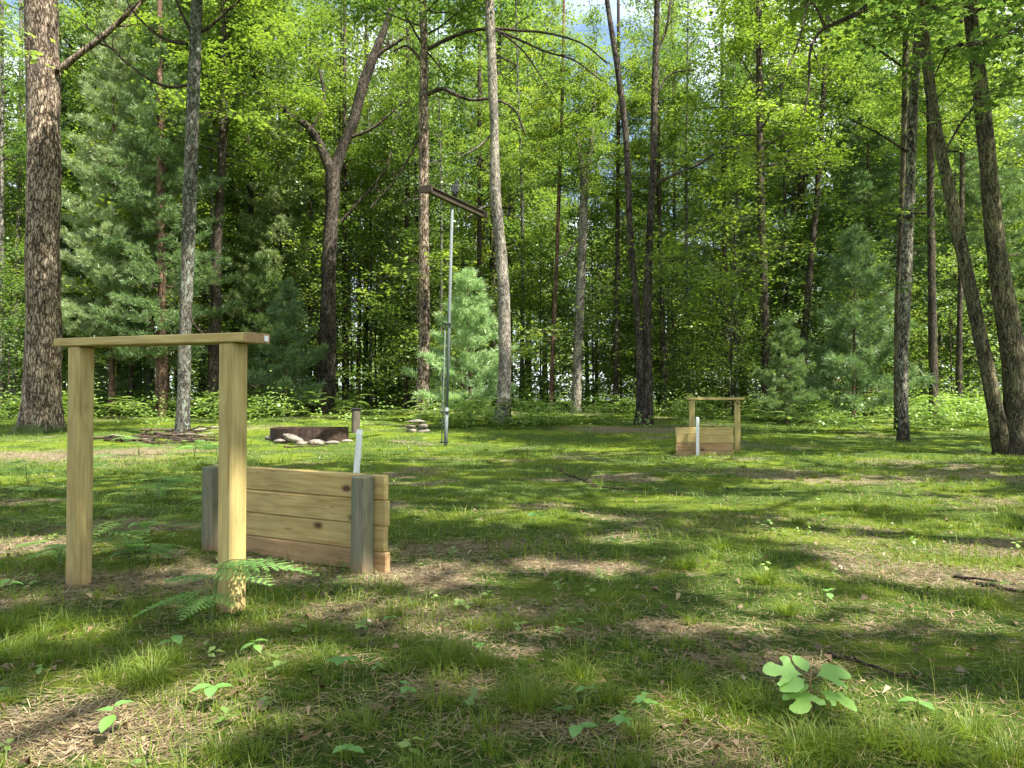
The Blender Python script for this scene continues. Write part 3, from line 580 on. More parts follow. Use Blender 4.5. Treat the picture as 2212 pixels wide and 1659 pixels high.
px_tree('forked_oak', 'dark oak forking into two crooked limbs behind the fire ring', 'tree', 27, [[(703, 895, 56), (706, 840, 44), (710, 650, 36), (717, 480, 33), (720, 360, 36)], [(718, 375, 30), (702, 335, 24), (682, 295, 21), (660, 268, 17), (625, 248, 14), (588, 212, 14), (550, 165, 12), (520, 105, 11), (490, 45, 10), (470, 0, 8)],
        [(720, 375, 30), (742, 310, 25), (762, 265, 24), (778, 205, 26), (790, 165, 27), (812, 110, 20), (838, 40, 15), (845, 0, 13)]], 'bark_oak', [(2, 9, .8, .3, 0, 1), (0, 11.5, .9, 2, 1.5, 0)], .3,
        [[(790, 170, 14), (815, 120, 10), (860, 90, 7), (900, 60, 5)], [(745, 300, 8), (800, 280, 7), (850, 240, 5), (890, 210, 3)], [(672, 280, 8), (700, 220, 6), (690, 150, 5)], [(735, 480, 7), (780, 430, 6), (830, 370, 5), (850, 310, 3)]], 'bark_dark', 3, 16)
px_tree('brown_tree', 'straight brown trunk rising behind the small stone pile and left of the tall pole', 'tree', 21.5, [[(912, 918, 36), (913, 860, 29), (915, 700, 26), (914, 450, 25), (914, 250, 24), (915, 100, 19), (914, 0, 18)]], 'bark_brown', [(2, 10, .8, 1.4, 0, 0)], .3,
        [[(924, 106, 10), (960, 88, 9), (1010, 68, 8), (1065, 62, 7), (1120, 66, 6), (1185, 72, 5), (1260, 95, 4), (1312, 138, 3)], [(1065, 62, 6), (1120, 85, 6), (1180, 112, 5), (1240, 130, 4), (1300, 175, 3)], [(1075, 64, 5), (1130, 110, 4), (1165, 160, 3), (1210, 230, 2)], [(924, 204, 10), (955, 192, 9), (985, 205, 8), (1020, 216, 7), (1062, 214, 6), (1110, 235, 5), (1135, 290, 3)], [(910, 130, 8), (880, 100, 5), (850, 110, 4)], [(905, 300, 5), (860, 380, 4), (800, 450, 3)]], 'bark_dark', 4, 16)
px_tree('pale_tree', 'pale grey trunk with flared base right of the tall pole', 'tree', 20.5, [[(1086, 922, 52), (1088, 890, 33), (1091, 760, 30), (1087, 600, 29), (1080, 500, 27), (1072, 400, 25), (1070, 280, 21), (1064, 150, 22), (1058, 0, 22)]], 'bark_pale', [(0, 12, .6, 3.0, -2, 2)], .45,
        [[(1062, 290, 6), (1030, 320, 4), (990, 340, 3)], [(1068, 440, 5), (1040, 450, 4), (1010, 470, 3)]], 'bark_pale', 5, 18)
px_tree('twin_stem_tree', 'tree with two dark stems left of the far timber frame', 'tree', 20.5, [[(1382, 925, 30), (1384, 850, 20), (1378, 700, 17), (1362, 520, 15), (1352, 300, 15), (1335, 150, 14), (1312, 0, 12)], [(1398, 922, 36), (1399, 850, 26), (1397, 700, 21), (1402, 520, 18), (1410, 380, 17), (1414, 200, 16), (1420, 0, 14)]], 'bark_oak', [(1, 13, .4, 4, 0, 3)], .3,
        [[(1412, 400, 8), (1455, 378, 7), (1510, 355, 6), (1560, 320, 5), (1600, 320, 4), (1650, 345, 3)], [(1418, 200, 6), (1450, 160, 4), (1500, 150, 3)], [(1420, 110, 6), (1440, 60, 5), (1448, 0, 4)]], 'bark_dark', 6, 16)
px_tree('mottled_tree', 'slim black and cream mottled trunk between far timber frame and leaning tree', 'tree', 15.7, [[(1953, 968, 36), (1954, 900, 27), (1952, 780, 27), (1958, 620, 28), (1968, 400, 26), (1976, 200, 24), (1992, 0, 22)]], 'bark_mottle', [(0, 8.6, .8, 5, .5, 0)], .3,
        [[(1962, 330, 6), (1900, 290, 4), (1840, 260, 3)], [(1978, 170, 6), (1930, 130, 5), (1870, 90, 3)], [(1890, 0, 15, 13.5), (1850, 30, 12, 13), (1800, 52, 10, 12.6), (1770, 70, 8, 12.4), (1750, 110, 6, 12.2), (1748, 180, 5, 12), (1738, 245, 3, 12)], [(1783, 62, 7, 12.5), (1765, 20, 5, 12.4), (1745, 10, 4, 12.4), (1725, 90, 4, 12.2), (1700, 150, 3, 12)]], 'bark_dark', 7, 18)
px_tree('shaded_tree', 'straight olive grey trunk close behind the mottled trunk', 'tree', 17.8, [[(1941, 955, 24), (1940, 800, 20), (1942, 620, 19), (1950, 400, 17), (1958, 0, 14)]], 'bark_olive', [(2, 9, .7, 5, .5, 0)], .2, seed=8)
px_tree('leaning_tree', 'stout mossy twin tree at the right edge, one stem leaning left', 'tree', 13, [[(2192, 990, 100), (2194, 930, 82), (2192, 820, 70), (2172, 680, 58), (2148, 500, 50), (2128, 300, 45), (2108, 120, 38), (2098, 0, 32)], [(2172, 985, 60), (2152, 890, 40), (2128, 760, 36), (2096, 610, 34), (2062, 450, 32), (2030, 300, 28), (2010, 180, 26), (1998, 60, 22), (1992, 0, 20)]], 'bark_olive', [(1, 6.8, .8, 2, 0, 1.0), (0, 8.5, .9, 2, 0, 0)], .25,
        [[(2110, 150, 10), (2150, 90, 8), (2200, 20, 6)], [(2125, 210, 8), (2080, 260, 6), (2040, 330, 4)]], 'bark_dark', 9, 24)
px_tree('sunlit_tree', 'sunlit tan trunk with broken forked top standing beyond the clearing centre', 'tree', 27, [[(1243, 888, 26), (1247, 800, 22), (1256, 600, 21), (1262, 450, 21), (1262, 355, 20)], [(1262, 380, 16), (1252, 330, 12), (1245, 280, 7)], [(1262, 380, 14), (1275, 330, 12), (1282, 250, 8), (1285, 150, 5)]], 'bark_pale', [(2, 7.5, .5, 0, 0, 0)], .25, [[(1258, 500, 5), (1230, 540, 4), (1205, 560, 3)]], 'bark_pale', 10, 14)
px_tree('thin_pine', 'thin reddish sunlit pine stem left of the broken topped trunk', 'pine tree', 28, [[(1189, 885, 12), (1194, 760, 10), (1203, 560, 9), (1210, 350, 9), (1216, 120, 7), (1218, 0, 6)]], 'bark_pine', [(1, 8.5, .5, 1, 0, 0)], .2, seed=11, sides=10)
px_tree('dark_tree', 'blackish shaded trunk just above and right of the far timber frame', 'tree', 25, [[(1656, 900, 24), (1655, 780, 21), (1650, 600, 20), (1644, 400, 18), (1640, 0, 14)]], 'bark_dark', [(2, 7.5, .8, 3, 0, 0)], .2, seed=12, sides=12)
px_tree('dark_leaning_tree', 'dark trunk leaning right between the blackish trunk and mottled trunk', 'tree', 27, [[(1730, 900, 20), (1738, 740, 17), (1752, 560, 16), (1768, 400, 14), (1790, 0, 10)]], 'bark_dark', [(1, 8.5, .7, 2, 0, 0)], .2, seed=13, sides=12)
px_tree('reddish_pine', 'reddish brown pine trunk between big left trunk and lichened trunk', 'pine tree', 24, [[(353, 895, 26), (353, 780, 22), (351, 600, 19), (347, 400, 17), (345, 100, 14), (345, 0, 12)]], 'bark_pine', None, .2, [[(350, 520, 5), (356, 470, 4), (362, 435, 3)]], 'bark_pine', 14, 12)
px_tree('stout_dark_tree', 'dark shaded trunk just right of the lichened trunk, left of the near right post', 'tree', 25, [[(458, 895, 34), (462, 780, 28), (470, 500, 22), (482, 250, 20), (484, 0, 17)]], 'bark_dark', [(2, 8, .8, .5, 0, 0)], .2, seed=15, sides=12)
for i, (px, w_, d_, lean, bk, lb_) in enumerate([(2016, 22, 21, -5, 'bark_dark', 'dark upright trunk between the mottled trunk and the leaning twin tree'), (2072, 15, 23, 6, 'bark_dark', 'thin dark trunk just left of the leaning stem at ground level'), (1572, 12, 30, -8, 'bark_dark', 'thin trunk directly behind the far timber frame'), (1330, 12, 28, 4, 'bark_dark', 'thin dark trunk just left of the twin stem tree'), (1036, 13, 30, 0, 'bark_dark', 'thin dark trunk between bright young pine and pale trunk'),
        (876, 13, 30, 3, 'bark_dark', 'thin dark trunk just left of the brown trunk'), (745, 14, 31, 0, 'bark_dark', 'thin grey trunk just right of the forked oak'), (30, 15, 30, 10, 'bark_pale', 'pale sunlit trunk at the left picture edge'), (4, 14, 26, 0, 'bark_pale', 'outermost pale trunk cut by the left picture edge'), (1436, 13, 28, -12, 'bark_dark', 'thin trunk right of the twin stem tree above the plank board')]):
    px_tree('slender_tree', lb_, 'tree', d_, [[(px, 905, w_*1.2), (px+lean*.3, 750, w_), (px+lean, 450, w_*.85), (px+lean*1.5, 150, w_*.7), (px+lean*1.4, 0, w_*.6)]], bk, [(i % 3, 7.5, .55, i, 0, 0)], .2, seed=20+i, sides=10)['group'] = 'slender trunks at the wood edge'
# ------------------------------------------------------------------ pines measured
def pt(px, py, d): p = at(px, py, d); return p.x
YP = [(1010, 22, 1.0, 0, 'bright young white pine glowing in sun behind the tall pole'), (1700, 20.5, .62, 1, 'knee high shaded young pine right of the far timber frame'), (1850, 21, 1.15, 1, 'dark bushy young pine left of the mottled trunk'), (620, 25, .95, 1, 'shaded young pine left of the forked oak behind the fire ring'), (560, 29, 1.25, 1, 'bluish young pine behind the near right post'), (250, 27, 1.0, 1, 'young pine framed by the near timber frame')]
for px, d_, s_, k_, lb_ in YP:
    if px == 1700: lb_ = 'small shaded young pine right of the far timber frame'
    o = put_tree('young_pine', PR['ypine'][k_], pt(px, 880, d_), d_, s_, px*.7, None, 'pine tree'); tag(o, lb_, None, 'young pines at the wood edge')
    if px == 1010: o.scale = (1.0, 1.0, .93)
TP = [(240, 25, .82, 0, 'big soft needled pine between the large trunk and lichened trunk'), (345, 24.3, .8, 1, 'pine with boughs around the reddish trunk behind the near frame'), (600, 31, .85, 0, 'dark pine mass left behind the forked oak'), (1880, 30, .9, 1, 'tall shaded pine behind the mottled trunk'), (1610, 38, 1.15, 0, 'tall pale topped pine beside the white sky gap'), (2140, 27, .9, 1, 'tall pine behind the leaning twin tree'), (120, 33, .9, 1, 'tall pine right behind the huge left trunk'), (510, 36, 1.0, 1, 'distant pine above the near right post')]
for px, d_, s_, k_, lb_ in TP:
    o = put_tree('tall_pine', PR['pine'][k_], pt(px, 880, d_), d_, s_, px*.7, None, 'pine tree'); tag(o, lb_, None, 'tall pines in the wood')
# ------------------------------------------------------------------ background wood
rb = np.random.default_rng(99); placed = []
LAND = [(-400, 'picture edge'), (90, 'the huge left trunk'), (400, 'the lichened trunk'), (710, 'the forked oak'), (913, 'the brown trunk'), (1090, 'the pale trunk'), (1250, 'the broken topped trunk'), (1390, 'the twin stem tree'), (1655, 'the blackish trunk'), (1955, 'the mottled trunk'), (2180, 'the leaning twin tree')]
BG = []
def scatter(kind, n, d0, d1, mind, s0, s1, pxr=(-250, 2460)):
    c_ = 0; tries = 0
    while c_ < n and tries < 6000:
        tries += 1; d_ = d0+(d1-d0)*rb.random(); px = pxr[0]+(pxr[1]-pxr[0])*rb.random(); x = (px-W0/2)/F*d_
        if any((x-a)**2+(d_-b)**2 < max(mind, m2)**2*.6 for a, b, m2 in placed): continue
        if kind in ('mid', 'low') and d_ < 24 and abs(px-1010) < 130: continue
        if kind != 'low' and any(-1 < (x-a)*.865-(d_-b)*.5 < 12 and abs((x-a)*.5+(d_-b)*.865) < 3.4 for a, b in ((-1.2, 22),)): continue
        if d_ < 28.8 and (450 < px < 900 or 1150 < px < 1300): continue
        if kind == 'tall' and 1500 < px < 1600: continue
        placed.append((x, d_, mind)); pr = PR[kind][rb.integers(len(PR[kind]))]; s_ = s0+(s1-s0)*rb.random()
        o = put_tree({'pine': 'pine_tree', 'low': 'sapling', 'mid': 'maple_tree', 'tall': 'maple_tree', 'pole': 'slender_tree'}[kind], pr, x, d_, s_, rb.random()*6.28, s_*(.9+.25*rb.random())*(1.22 if kind in ('tall', 'pole') else 1), {'pine': 'pine tree', 'low': 'sapling'}.get(kind, 'tree'))
        BG.append((px, d_, kind, o)); c_ += 1
scatter('low', 56, 22.5, 36, 1.3, .6, 1.25)
scatter('low', 16, 29, 38, 1.0, .8, 1.3, (600, 1700))
scatter('mid', 44, 25, 46, 2.6, .8, 1.15)
scatter('tall', 50, 27, 56, 3.2, .85, 1.15)
scatter('pole', 46, 27, 60, 1.0, .7, 1.1)
scatter('pole', 22, 26, 50, .7, .6, .9, (640, 960))
scatter('tall', 11, 30, 48, 2.2, 1.05, 1.25, (250, 1480))
scatter('tall', 14, 32, 50, 1.6, 1.1, 1.3, (120, 1150))
scatter('tall', 8, 30, 48, 2.2, 1.05, 1.25, (1650, 2300))
scatter('pine', 8, 34, 55, 3, .8, 1.1)
WORD = {'low': ('leafy sapling', 'saplings in the wood'), 'mid': ('bushy maple', 'bushy maples in the wood'), 'tall': ('tall maple', 'tall maples in the wood'), 'pole': ('bare slender trunk', 'slender trunks deep in the wood'), 'pine': ('dark distant pine', 'distant pines')}
ORD = ['first', 'second', 'third', 'fourth', 'fifth', 'sixth', 'seventh', 'eighth', 'ninth', 'tenth', 'eleventh', 'twelfth', 'thirteenth', 'fourteenth', 'fifteenth', 'sixteenth', 'seventeenth', 'eighteenth', 'nineteenth', 'twentieth']
for kind in WORD:
    for li in range(len(LAND)):
        lo = LAND[li][0]; hi = LAND[li+1][0] if li+1 < len(LAND) else 9e9
        g = sorted([b for b in BG if b[2] == kind and lo <= b[0] < hi], key=lambda b: b[0])
        for i, b in enumerate(g):
            if li == 0: lb_ = '%s %s from the picture edge, left of the huge left trunk' % (ORD[min(i, 19)], WORD[kind][0])
            elif li+1 < len(LAND): lb_ = '%s %s rightward from %s in the background' % (ORD[i] if i < 20 else 'twenty '+ORD[i-20], WORD[kind][0], LAND[li][1])
            else: lb_ = '%s %s rightward past %s at the right edge' % (ORD[min(i, 19)], WORD[kind][0], LAND[li][1])
            tag(b[3], lb_, None, WORD[kind][1])
# unseen shade trees added round the viewer, crowns cut open for sun patches
SH = [(6.8, 2.2, 1.4, 0), (9.6, 6.6, 1.05, 1), (3.3, -2.8, 1.3, 1), (7.2, -2.8, 1.0, 0), (-.6, -4, 1.0, 0), (12.8, 10.4, 1, 1), (-7.2, 2, .95, 1), (-8.6, 7, .85, 0), (14, 3, 1.1, 0)]
GAPS = [(1500, 1545, .24, .17), (2100, 1620, .42, .2), (1600, 1655, .2, .12), (1752, 1500, .16, .14), (570, 1310, .20, .15), (640, 1345, .22, .12), (880, 1240, .28, .2), (880, 1300, .28, .1), (1230, 1222, .3, .12), (1320, 1165, .3, .16), (400, 1530, .32, .16), (540, 1450, .28, .14), (640, 1420, .2, .1), (230, 1600, .34, .13),
        (1470, 1365, .2, .12), (1140, 1490, .13, .12), (2010, 1240, .4, .2), (2150, 1190, .7, .4), (1940, 1160, .6, .3), (1700, 1085, 1.2, .3), (1850, 1045, 1.1, .4), (2130, 1090, .9, .4), (1310, 965, 1.2, .5), (1050, 945, 1.5, .8), (1500, 1000, 1.3, .4), (1040, 1110, .6, .3), (1700, 1330, .15, .12), (60, 1180, .4, .2), (1800, 990, 1.6, .6), (2050, 985, 1.2, .5), (1990, 1560, .2, .1), (960, 1360, .2, .08), (40, 1400, .3, .08), (1270, 1090, .5, .25), (700, 965, 1.6, .7), (1890, 1620, .2, .1)]
GP = [(*ground_at(px, py).xy, rx, ry) for px, py, rx, ry in GAPS]  # sun patches wanted on the ground, each cleared of crown leaves sunward
SV = np.array(tuple(SUN))
def shade_crown(k_, x, y, s_, rz):
    V, Q4, A = SHL[k_]; a = rotz(V*s_, rz)+np.array([x, y, gzf(x, y)]); c = a.reshape(-1, 4, 3).mean(1); g = c-SV*(c[:, 2:3]/SV[2])
    gx_, gy_ = g[:, 0], g[:, 1]; wx = gx_+(NZ2(gx_, gy_, 2.8, 4)-.5)*.75; wy = gy_+(NZ3(gx_, gy_, 2.8, 4)-.5)*.75
    keep = (NZ1(gx_+40, gy_*1.4, 1.7, 4) < .56) & (NZ3(gx_+11, gy_*1.3, 4.2, 2) < .66) | (np.random.default_rng(3).random(len(c)) < .12)
    for (cx, cy_, rx, ry) in GP: keep &= ((wx-cx)/(rx*1.4))**2+((wy-cy_)/(ry*1.55))**2 > 1
    kk = np.repeat(keep, 4); V2 = V[kk]; return meshnp('crown', V2, np.arange(len(V2)).reshape(-1, 4), M['maple'], {'tint': A[kk]})
SHL = []; SHW = []
for sd_ in (81, 82):
    wd, lf = gen_broad(seed=sd_, H=14, z0=6.6, Rc=5.0, nprim=30, tr=.16, leaves=110, lsize=.125, dens=.55, sprR=.75); SHL.append((np.concatenate(lf.V), None, np.concatenate(lf.A))); SHW.append(wd.mesh('trunk', M['bark_dark'], True))
for x, y, s_, k_ in SH:
    o = put_tree('maple_tree', (SHW[k_], shade_crown(k_, x, y, s_, x*3.1)), x, y, s_, x*3.1); tag(o, 'maple outside the view, added to shade the clearing, crown cut for sun patches', None, 'unseen trees added to shade the clearing')
# far treeline beyond the open field
fwd = NB(); flf = NB(); r = np.random.default_rng(5)
for i in range(90):
    x = (r.random()*2-1)*95; y = 95+r.random()*35; h = 9+7*r.random(); zb = gzf(x, y); V, Qb = tube([(x, y, zb), (x+r.normal()*.3, y, zb+h*.8)], [.22, .1], 5); fwd.add(V, Qb)
    c_ = 700; p = r.normal(size=(c_, 3))*np.array([2.0, 2.0, h*.23])+np.array([x, y, zb+h*.58]); V, Qb, A = leaf_quads(p, r.normal(size=(c_, 3))+np.array([0, -.3, .8]), .7, .55, r); flf.add(V, Qb, np.clip(A*.5+.5*r.random(), 0, 1))
tag(link('distant_wood', flf.mesh('distant_wood', M['maple'])), 'far off line of trees glimpsed between the trunks', 'woodland', kind='stuff')
# ------------------------------------------------------------------ near timber frame
def rotm(a, loc): return Matrix.Translation(loc) @ Matrix.Rotation(a, 4, 'Z')
gR = ground_at(500, 1318); gL = ground_at(170, 1262)
gR.z = min(gR.z, 0.01)
ang = math.atan2(gL.y-gR.y, gL.x-gR.x)+math.pi     # local +X from left post to right post
lenF = (gR.xy-gL.xy).length
fr = link('timber_frame', None, None, (gL.x, gL.y, gzf(gL.x, gL.y))); fr.rotation_euler = (0, 0, ang); tag(fr, 'new yellow timber frame of two posts and a flat beam, nearest on the left', 'wooden frame', 'timber frames at each end of the pit')
HF = at(0, 746, gL.y).z - fr.location.z
TB = .020
for i, lx in enumerate((0, lenF)):
    hp = HF-.008-(.0 if i == 0 else TB-.002); b_ = MB(); b_.box((0, 0, hp/2-.08), (.088, .088, hp+.16), bev=.007); o = b_.build('post', M['post_wood'], fr); o.location = (lx, 0, 0); o.rotation_euler = (0, 0, (.06, -.05)[i])
b_ = MB(); b_.box((0, 0, 0), (lenF+.27, .135, .040), bev=.004); o = b_.build('beam', M['beam_wood'], fr); bt = math.atan2(TB, lenF); o.location = (lenF/2-.01, .012, HF+.014-TB/2); o.rotation_euler = (0, bt, 0)
b_ = MB(); b_.box((0, 0, 0), (.010, .137, .043), bev=.002); o = b_.build('shaded_end', M['plank_dirt_shade'], fr); o.location = (lenF/2-.01+((lenF+.27)/2+.005)*math.cos(bt), .012, HF+.014-TB/2-((lenF+.27)/2+.005)*math.sin(bt)); o.rotation_euler = (0, bt, 0)  # thin dark slab over the beam end, shade put into its colour
b_ = MB(); b_.box((0, 0, 0), (.003, .022, .024), bev=.001); o = b_.build('tag', M['pvc'], fr); o.location = (lenF/2-.01+((lenF+.27)/2+.012)*math.cos(bt), .058, HF+.014-TB/2-((lenF+.27)/2+.012)*math.sin(bt))
# ------------------------------------------------------------------ near backboard
bR = ground_at(782, 1236); bL = ground_at(458, 1188); ang2 = math.atan2(bL.y-bR.y, bL.x-bR.x)+math.pi; lenB = (bR.xy-bL.xy).length
def backboard(loc, ang, L, posts, ph, label, plh, ext=(.07, .09), dirty=0, mats=None, npl=4, th=.04):
    root = link('plank_backboard', None, None, loc); root.rotation_euler = (0, 0, ang); tag(root, label, 'plank board', 'plank backboards at each end of the pit')
    for i, lx in enumerate(posts):
        b_ = MB(); b_.box((0, 0, ph/2-.08), (.092, .088, ph+.16), bev=.007); o = b_.build('post', M['old_post'], root); o.location = (lx, 0, 0); o.rotation_euler = (0, .01*(i-.5), .05*(i-.5)); o['label'] = 'weathered green grey post'
    for k in range(npl):
        b_ = MB(); ll = L+ext[0]+ext[1]+(.008 if k == 0 else 0); b_.box((0, 0, 0), (ll, th-.004*(k % 2), plh-.0015), bev=.007); o = b_.build('plank', M['plank_dirt_shade'] if k < dirty else M['plank_wood'], root); o.location = (L/2+(ext[1]-ext[0])/2+random.Random(k).uniform(-.006, .006), (.048+th/2) if posts else 0, plh*(k+.5)-.03); o.rotation_euler = (0, 0, 0)
    return root
zB = min(gzf(bR.x, bR.y), gzf(bL.x, bL.y))
PH = at(0, 1028, bR.y).z-zB
backboard((bL.x, bL.y, zB), ang2, lenB, (0, lenB), PH, 'new plank backboard with two weathered green posts, behind near timber frame', (PH+.035)/4, (.06, .115), 1)
# pipe stake behind it
def pipe(label, pts, r_, grp='white pipe stakes'):
    root = MB(); P = smooth_path(pts, 14); o_ = P[0].copy(); root.tube([Vector(p-o_) for p in P], r_, 12); o = root.build('pipe_stake', M['pvc'], None); o.location = Vector(o_); tag(o, label, 'pipe', grp); return o
d_ = bR.y+.22; p0 = at(770, 1180, d_); p0.z = gzf(p0.x, p0.y)-.05
pipe('slightly wavy white plastic pipe standing behind the near plank backboard', [p0, at(770, 1080, d_), at(770, 1020, d_), at(773, 985, d_), at(775, 960, d_), at(777, 928, d_)], .0175)
# ------------------------------------------------------------------ far frame + board + pipe
dF = 13.7; xl, xr = pt(1495, 970, dF), pt(1593, 970, dF); zf = gzf(xr, dF); HF2 = at(0, 864, dF).z-zf
fr2 = link('timber_frame', None, None, (xl, dF, zf)); tag(fr2, 'small looking timber frame at the far end of the clearing, right of centre', 'wooden frame', 'timber frames at each end of the pit')
for i, lx in enumerate((0, xr-xl)):
    b_ = MB(); b_.box((0, 0, HF2/2-.1), (.098, .098, HF2+.2), bev=.007); o = b_.build('post', M['post_wood'], fr2); o.location = (lx, 0, 0); o.rotation_euler = (0, 0, -.25)
b_ = MB(); b_.box((0, 0, 0), (xr-xl+.19, .14, .042)); o = b_.build('beam', M['beam_wood'], fr2); o.location = ((xr-xl)/2+.02, 0, HF2+.022)
dB = 12.95; xa, xb = pt(1460, 975, dB), pt(1583, 975, dB); zb = gzf((xa+xb)/2, dB); hB = at(0, 923, dB).z-zb
backboard((xa, dB, zb-.02), -.03, xb-xa, (), 0, 'brown plank backboard standing before the far timber frame', (hB+.05)/4, (0, 0), 2)
dP = 12.8; xp = pt(1507, 970, dP)
pipe('straight white pipe upright before the far plank backboard', [Vector((xp, dP, gzf(xp, dP)-.05)), Vector((xp, dP, .25)), Vector((xp, dP, at(0, 901, dP).z))], .027)
# ------------------------------------------------------------------ tall pole with cross arm
dT = 14.7; pb = at(962, 968, dT); zt = gzf(pb.x, dT); top = at(977, 446, dT); tp = link('cross_arm_pole', None, None, (pb.x, dT, zt)); tag(tp, 'very tall thin grey metal pole with a tilted dark wooden crossarm on top', 'pole')
og = Vector((pb.x, dT, zt))
b_ = MB(); mid = at(965, 880, dT); b_.tube([Vector((0, 0, -.1)), mid-og], .036, 12); b_.tube([mid-og-Vector((0, 0, .05)), at(970, 700, dT)-og, top-og], [.030, .030, .028], 12); b_.build('mast', M['galv'], tp)
b_ = MB(); b_.tube([at(954, 958, dT)-og, at(957, 870, dT)-og, at(962, 700, dT)-og], .010, 8); b_.build('guide_rod', M['galv'], tp)
b_ = MB()
for py in (955, 890, 700): c_ = at(959+(955-py)*.03, py, dT)-og; b_.box(c_, (.17, .10, .03))
b_.build('clamp', M['black'], tp)
a_, c_ = at(922, 414, 13.8)-og, at(1040, 470, 15.7)-og; zt2 = top.z-og.z+.03; a_.z = zt2; c_.z = zt2
vv = c_-a_; an = math.atan2(vv.y, vv.x)-math.pi/2; mid = (a_+c_)/2
b_ = MB(); L_ = vv.length; b_.box((0, 0, .05), (.09, L_, .09)); b_.box((.0, 0, .106), (.15, L_, .02)); o = b_.build('crossarm', M['dark_beam'], tp); o.location = mid; o.rotation_euler = (0, 0, an)
for sg in (-1, 1):
    b_ = MB(); b_.box((0, sg*(L_/2+.03), .05), (.26, .045, .13)); o = b_.build('end_block', M['dark_beam'], tp); o.location = mid; o.rotation_euler = (0, 0, an)
b_ = MB(); b_.tube([Vector((0, 0, .15)), Vector((0, 0, .30))], .05, 10); b_.box((0, 0, .30), (.14, .10, .16), bev=.02); b_.box((.03, 0, .42), (.06, .05, .10), bev=.01); o = b_.build('pulley_housing', M['black'], tp); o.location = Vector((top.x-og.x+.05, .0, zt2))
# ------------------------------------------------------------------ fire ring, stones, posts
dR = 16.2; xc = pt(669, 940, dR); Rr = 165*dR/F/2; zr = gzf(xc, dR)
b_ = MB(); sd = 40; v_ = []; f_ = []; rj = random.Random(3)
for k in range(sd):
    a = 2*math.pi*k/sd
    for rr_, zz in ((Rr, -.05), (Rr, .235), (Rr-.012, .235), (Rr-.012, -.05)): v_.append((rr_*math.cos(a), rr_*math.sin(a)*.92, zz+.006*math.sin(3*a)))
for k in range(sd):
    n2 = (k+1) % sd
    for q in range(4): f_.append((k*4+q, n2*4+q, n2*4+(q+1) % 4, k*4+(q+1) % 4))
b_.add(v_, f_); o = b_.build('fire_ring', M['rust'], None); o.location = (xc, dR, zr+.02); tag(o, 'dark rusty steel fire ring beyond the near plank backboard', 'fire ring')
def rock(nm, label, grp, loc, dims, seed, mat='rock', rz=0.):
    import bmesh
    r = np.random.default_rng(seed); bm = bmesh.new(); bmesh.ops.create_icosphere(bm, subdivisions=3, radius=1)
    pl = [(norm(r.normal(size=3)), .62+.3*r.random()) for _ in range(9)]; nn = Noise(seed)
    for vt in bm.verts:
        p = np.array(vt.co)
        for n_, k_ in pl:
            dd = p@n_
            if dd > k_: p = p-n_*(dd-k_)
        p = p*(1+.12*(float(nn(np.array([p[0]*2+3]), np.array([p[1]*2+p[2]*2+5]), 1., 3)[0])-.5)); vt.co = Vector(p*np.array(dims)/2)
    me = bpy.data.meshes.new(nm); bm.to_mesh(me); bm.free(); me.materials.append(M[mat]); me.polygons.foreach_set('use_smooth', [True]*len(me.polygons))
    o = link(nm, me, None, loc); o.rotation_euler = (0, 0, rz); tag(o, label, 'stone', grp); return o
RK = [(583, 958, .22, .14, .12, 'leftmost pale stone at the foot of the fire ring'), (606, 957, .30, .16, .12, 'second stone from the left along the fire ring front'), (634, 950, .50, .18, .17, 'long slanted stone leaning against the fire ring front'), (652, 961, .26, .16, .10, 'low flat stone below the long slanted stone'), (683, 962, .34, .2, .14, 'broad pale stone at the middle of the fire ring front'), (715, 960, .34, .18, .08, 'flat grey stone right of the middle along the ring'), (748, 958, .30, .16, .08, 'rightmost flat stone beside the fire ring')]
for i, (px, py, a, b2, c2, lb_) in enumerate(RK):
    d2 = dR-Rr*math.sqrt(max(0, 1-((px-669)/88)**2))*.92-.12; x = pt(px, py, d2); o = rock('stone', lb_, 'stones round the fire ring', (x, d2, gzf(x, d2)+c2*.3), (a, b2, c2), 30+i)
    if i == 2: o.rotation_euler = (0, .38, 0); o.location.z += .06
d2 = 17.9; x = pt(768, 930, d2); b_ = MB(); h_ = at(0, 884, d2).z-gzf(x, d2); b_.box((0, 0, h_/2-.1), (.17, .17, h_+.2), bev=.02)
pr_ = link('short_post', None, None, (x, d2, gzf(x, d2))); tag(pr_, 'short dark weathered post with metal cap behind the fire ring', 'post'); o = b_.build('post', M['dark_post'], pr_); o.rotation_euler = (0, .02, .4)
b_ = MB(); b_.box((0, 0, h_+.012), (.24, .22, .025)); o = b_.build('cap', M['black'], pr_); o.rotation_euler = (0, .02, .4)
LG = [(890, 943, .30, .22, .13, 0, 'lower left stone of the small pile under the brown trunk'), (914, 942, .34, .22, .13, 0, 'lower right stone of the small pile under the brown trunk'), (888, 932, .30, .2, .12, .11, 'middle left stone of the small pile under the brown trunk'), (913, 931, .36, .2, .12, .11, 'middle right stone of the small pile under the brown trunk'), (901, 921, .50, .2, .10, .22, 'flat top stone of the small pile under the brown trunk')]
for i, (px, py, a, b2, c2, up_, lb_) in enumerate(LG):
    d2 = 18.2; x = pt(px, py, d2); rock('stone', lb_, 'stone pile under the brown trunk', (x, d2, gzf(x, d2)+.03+up_), (a*.95, b2, c2), 60+i)
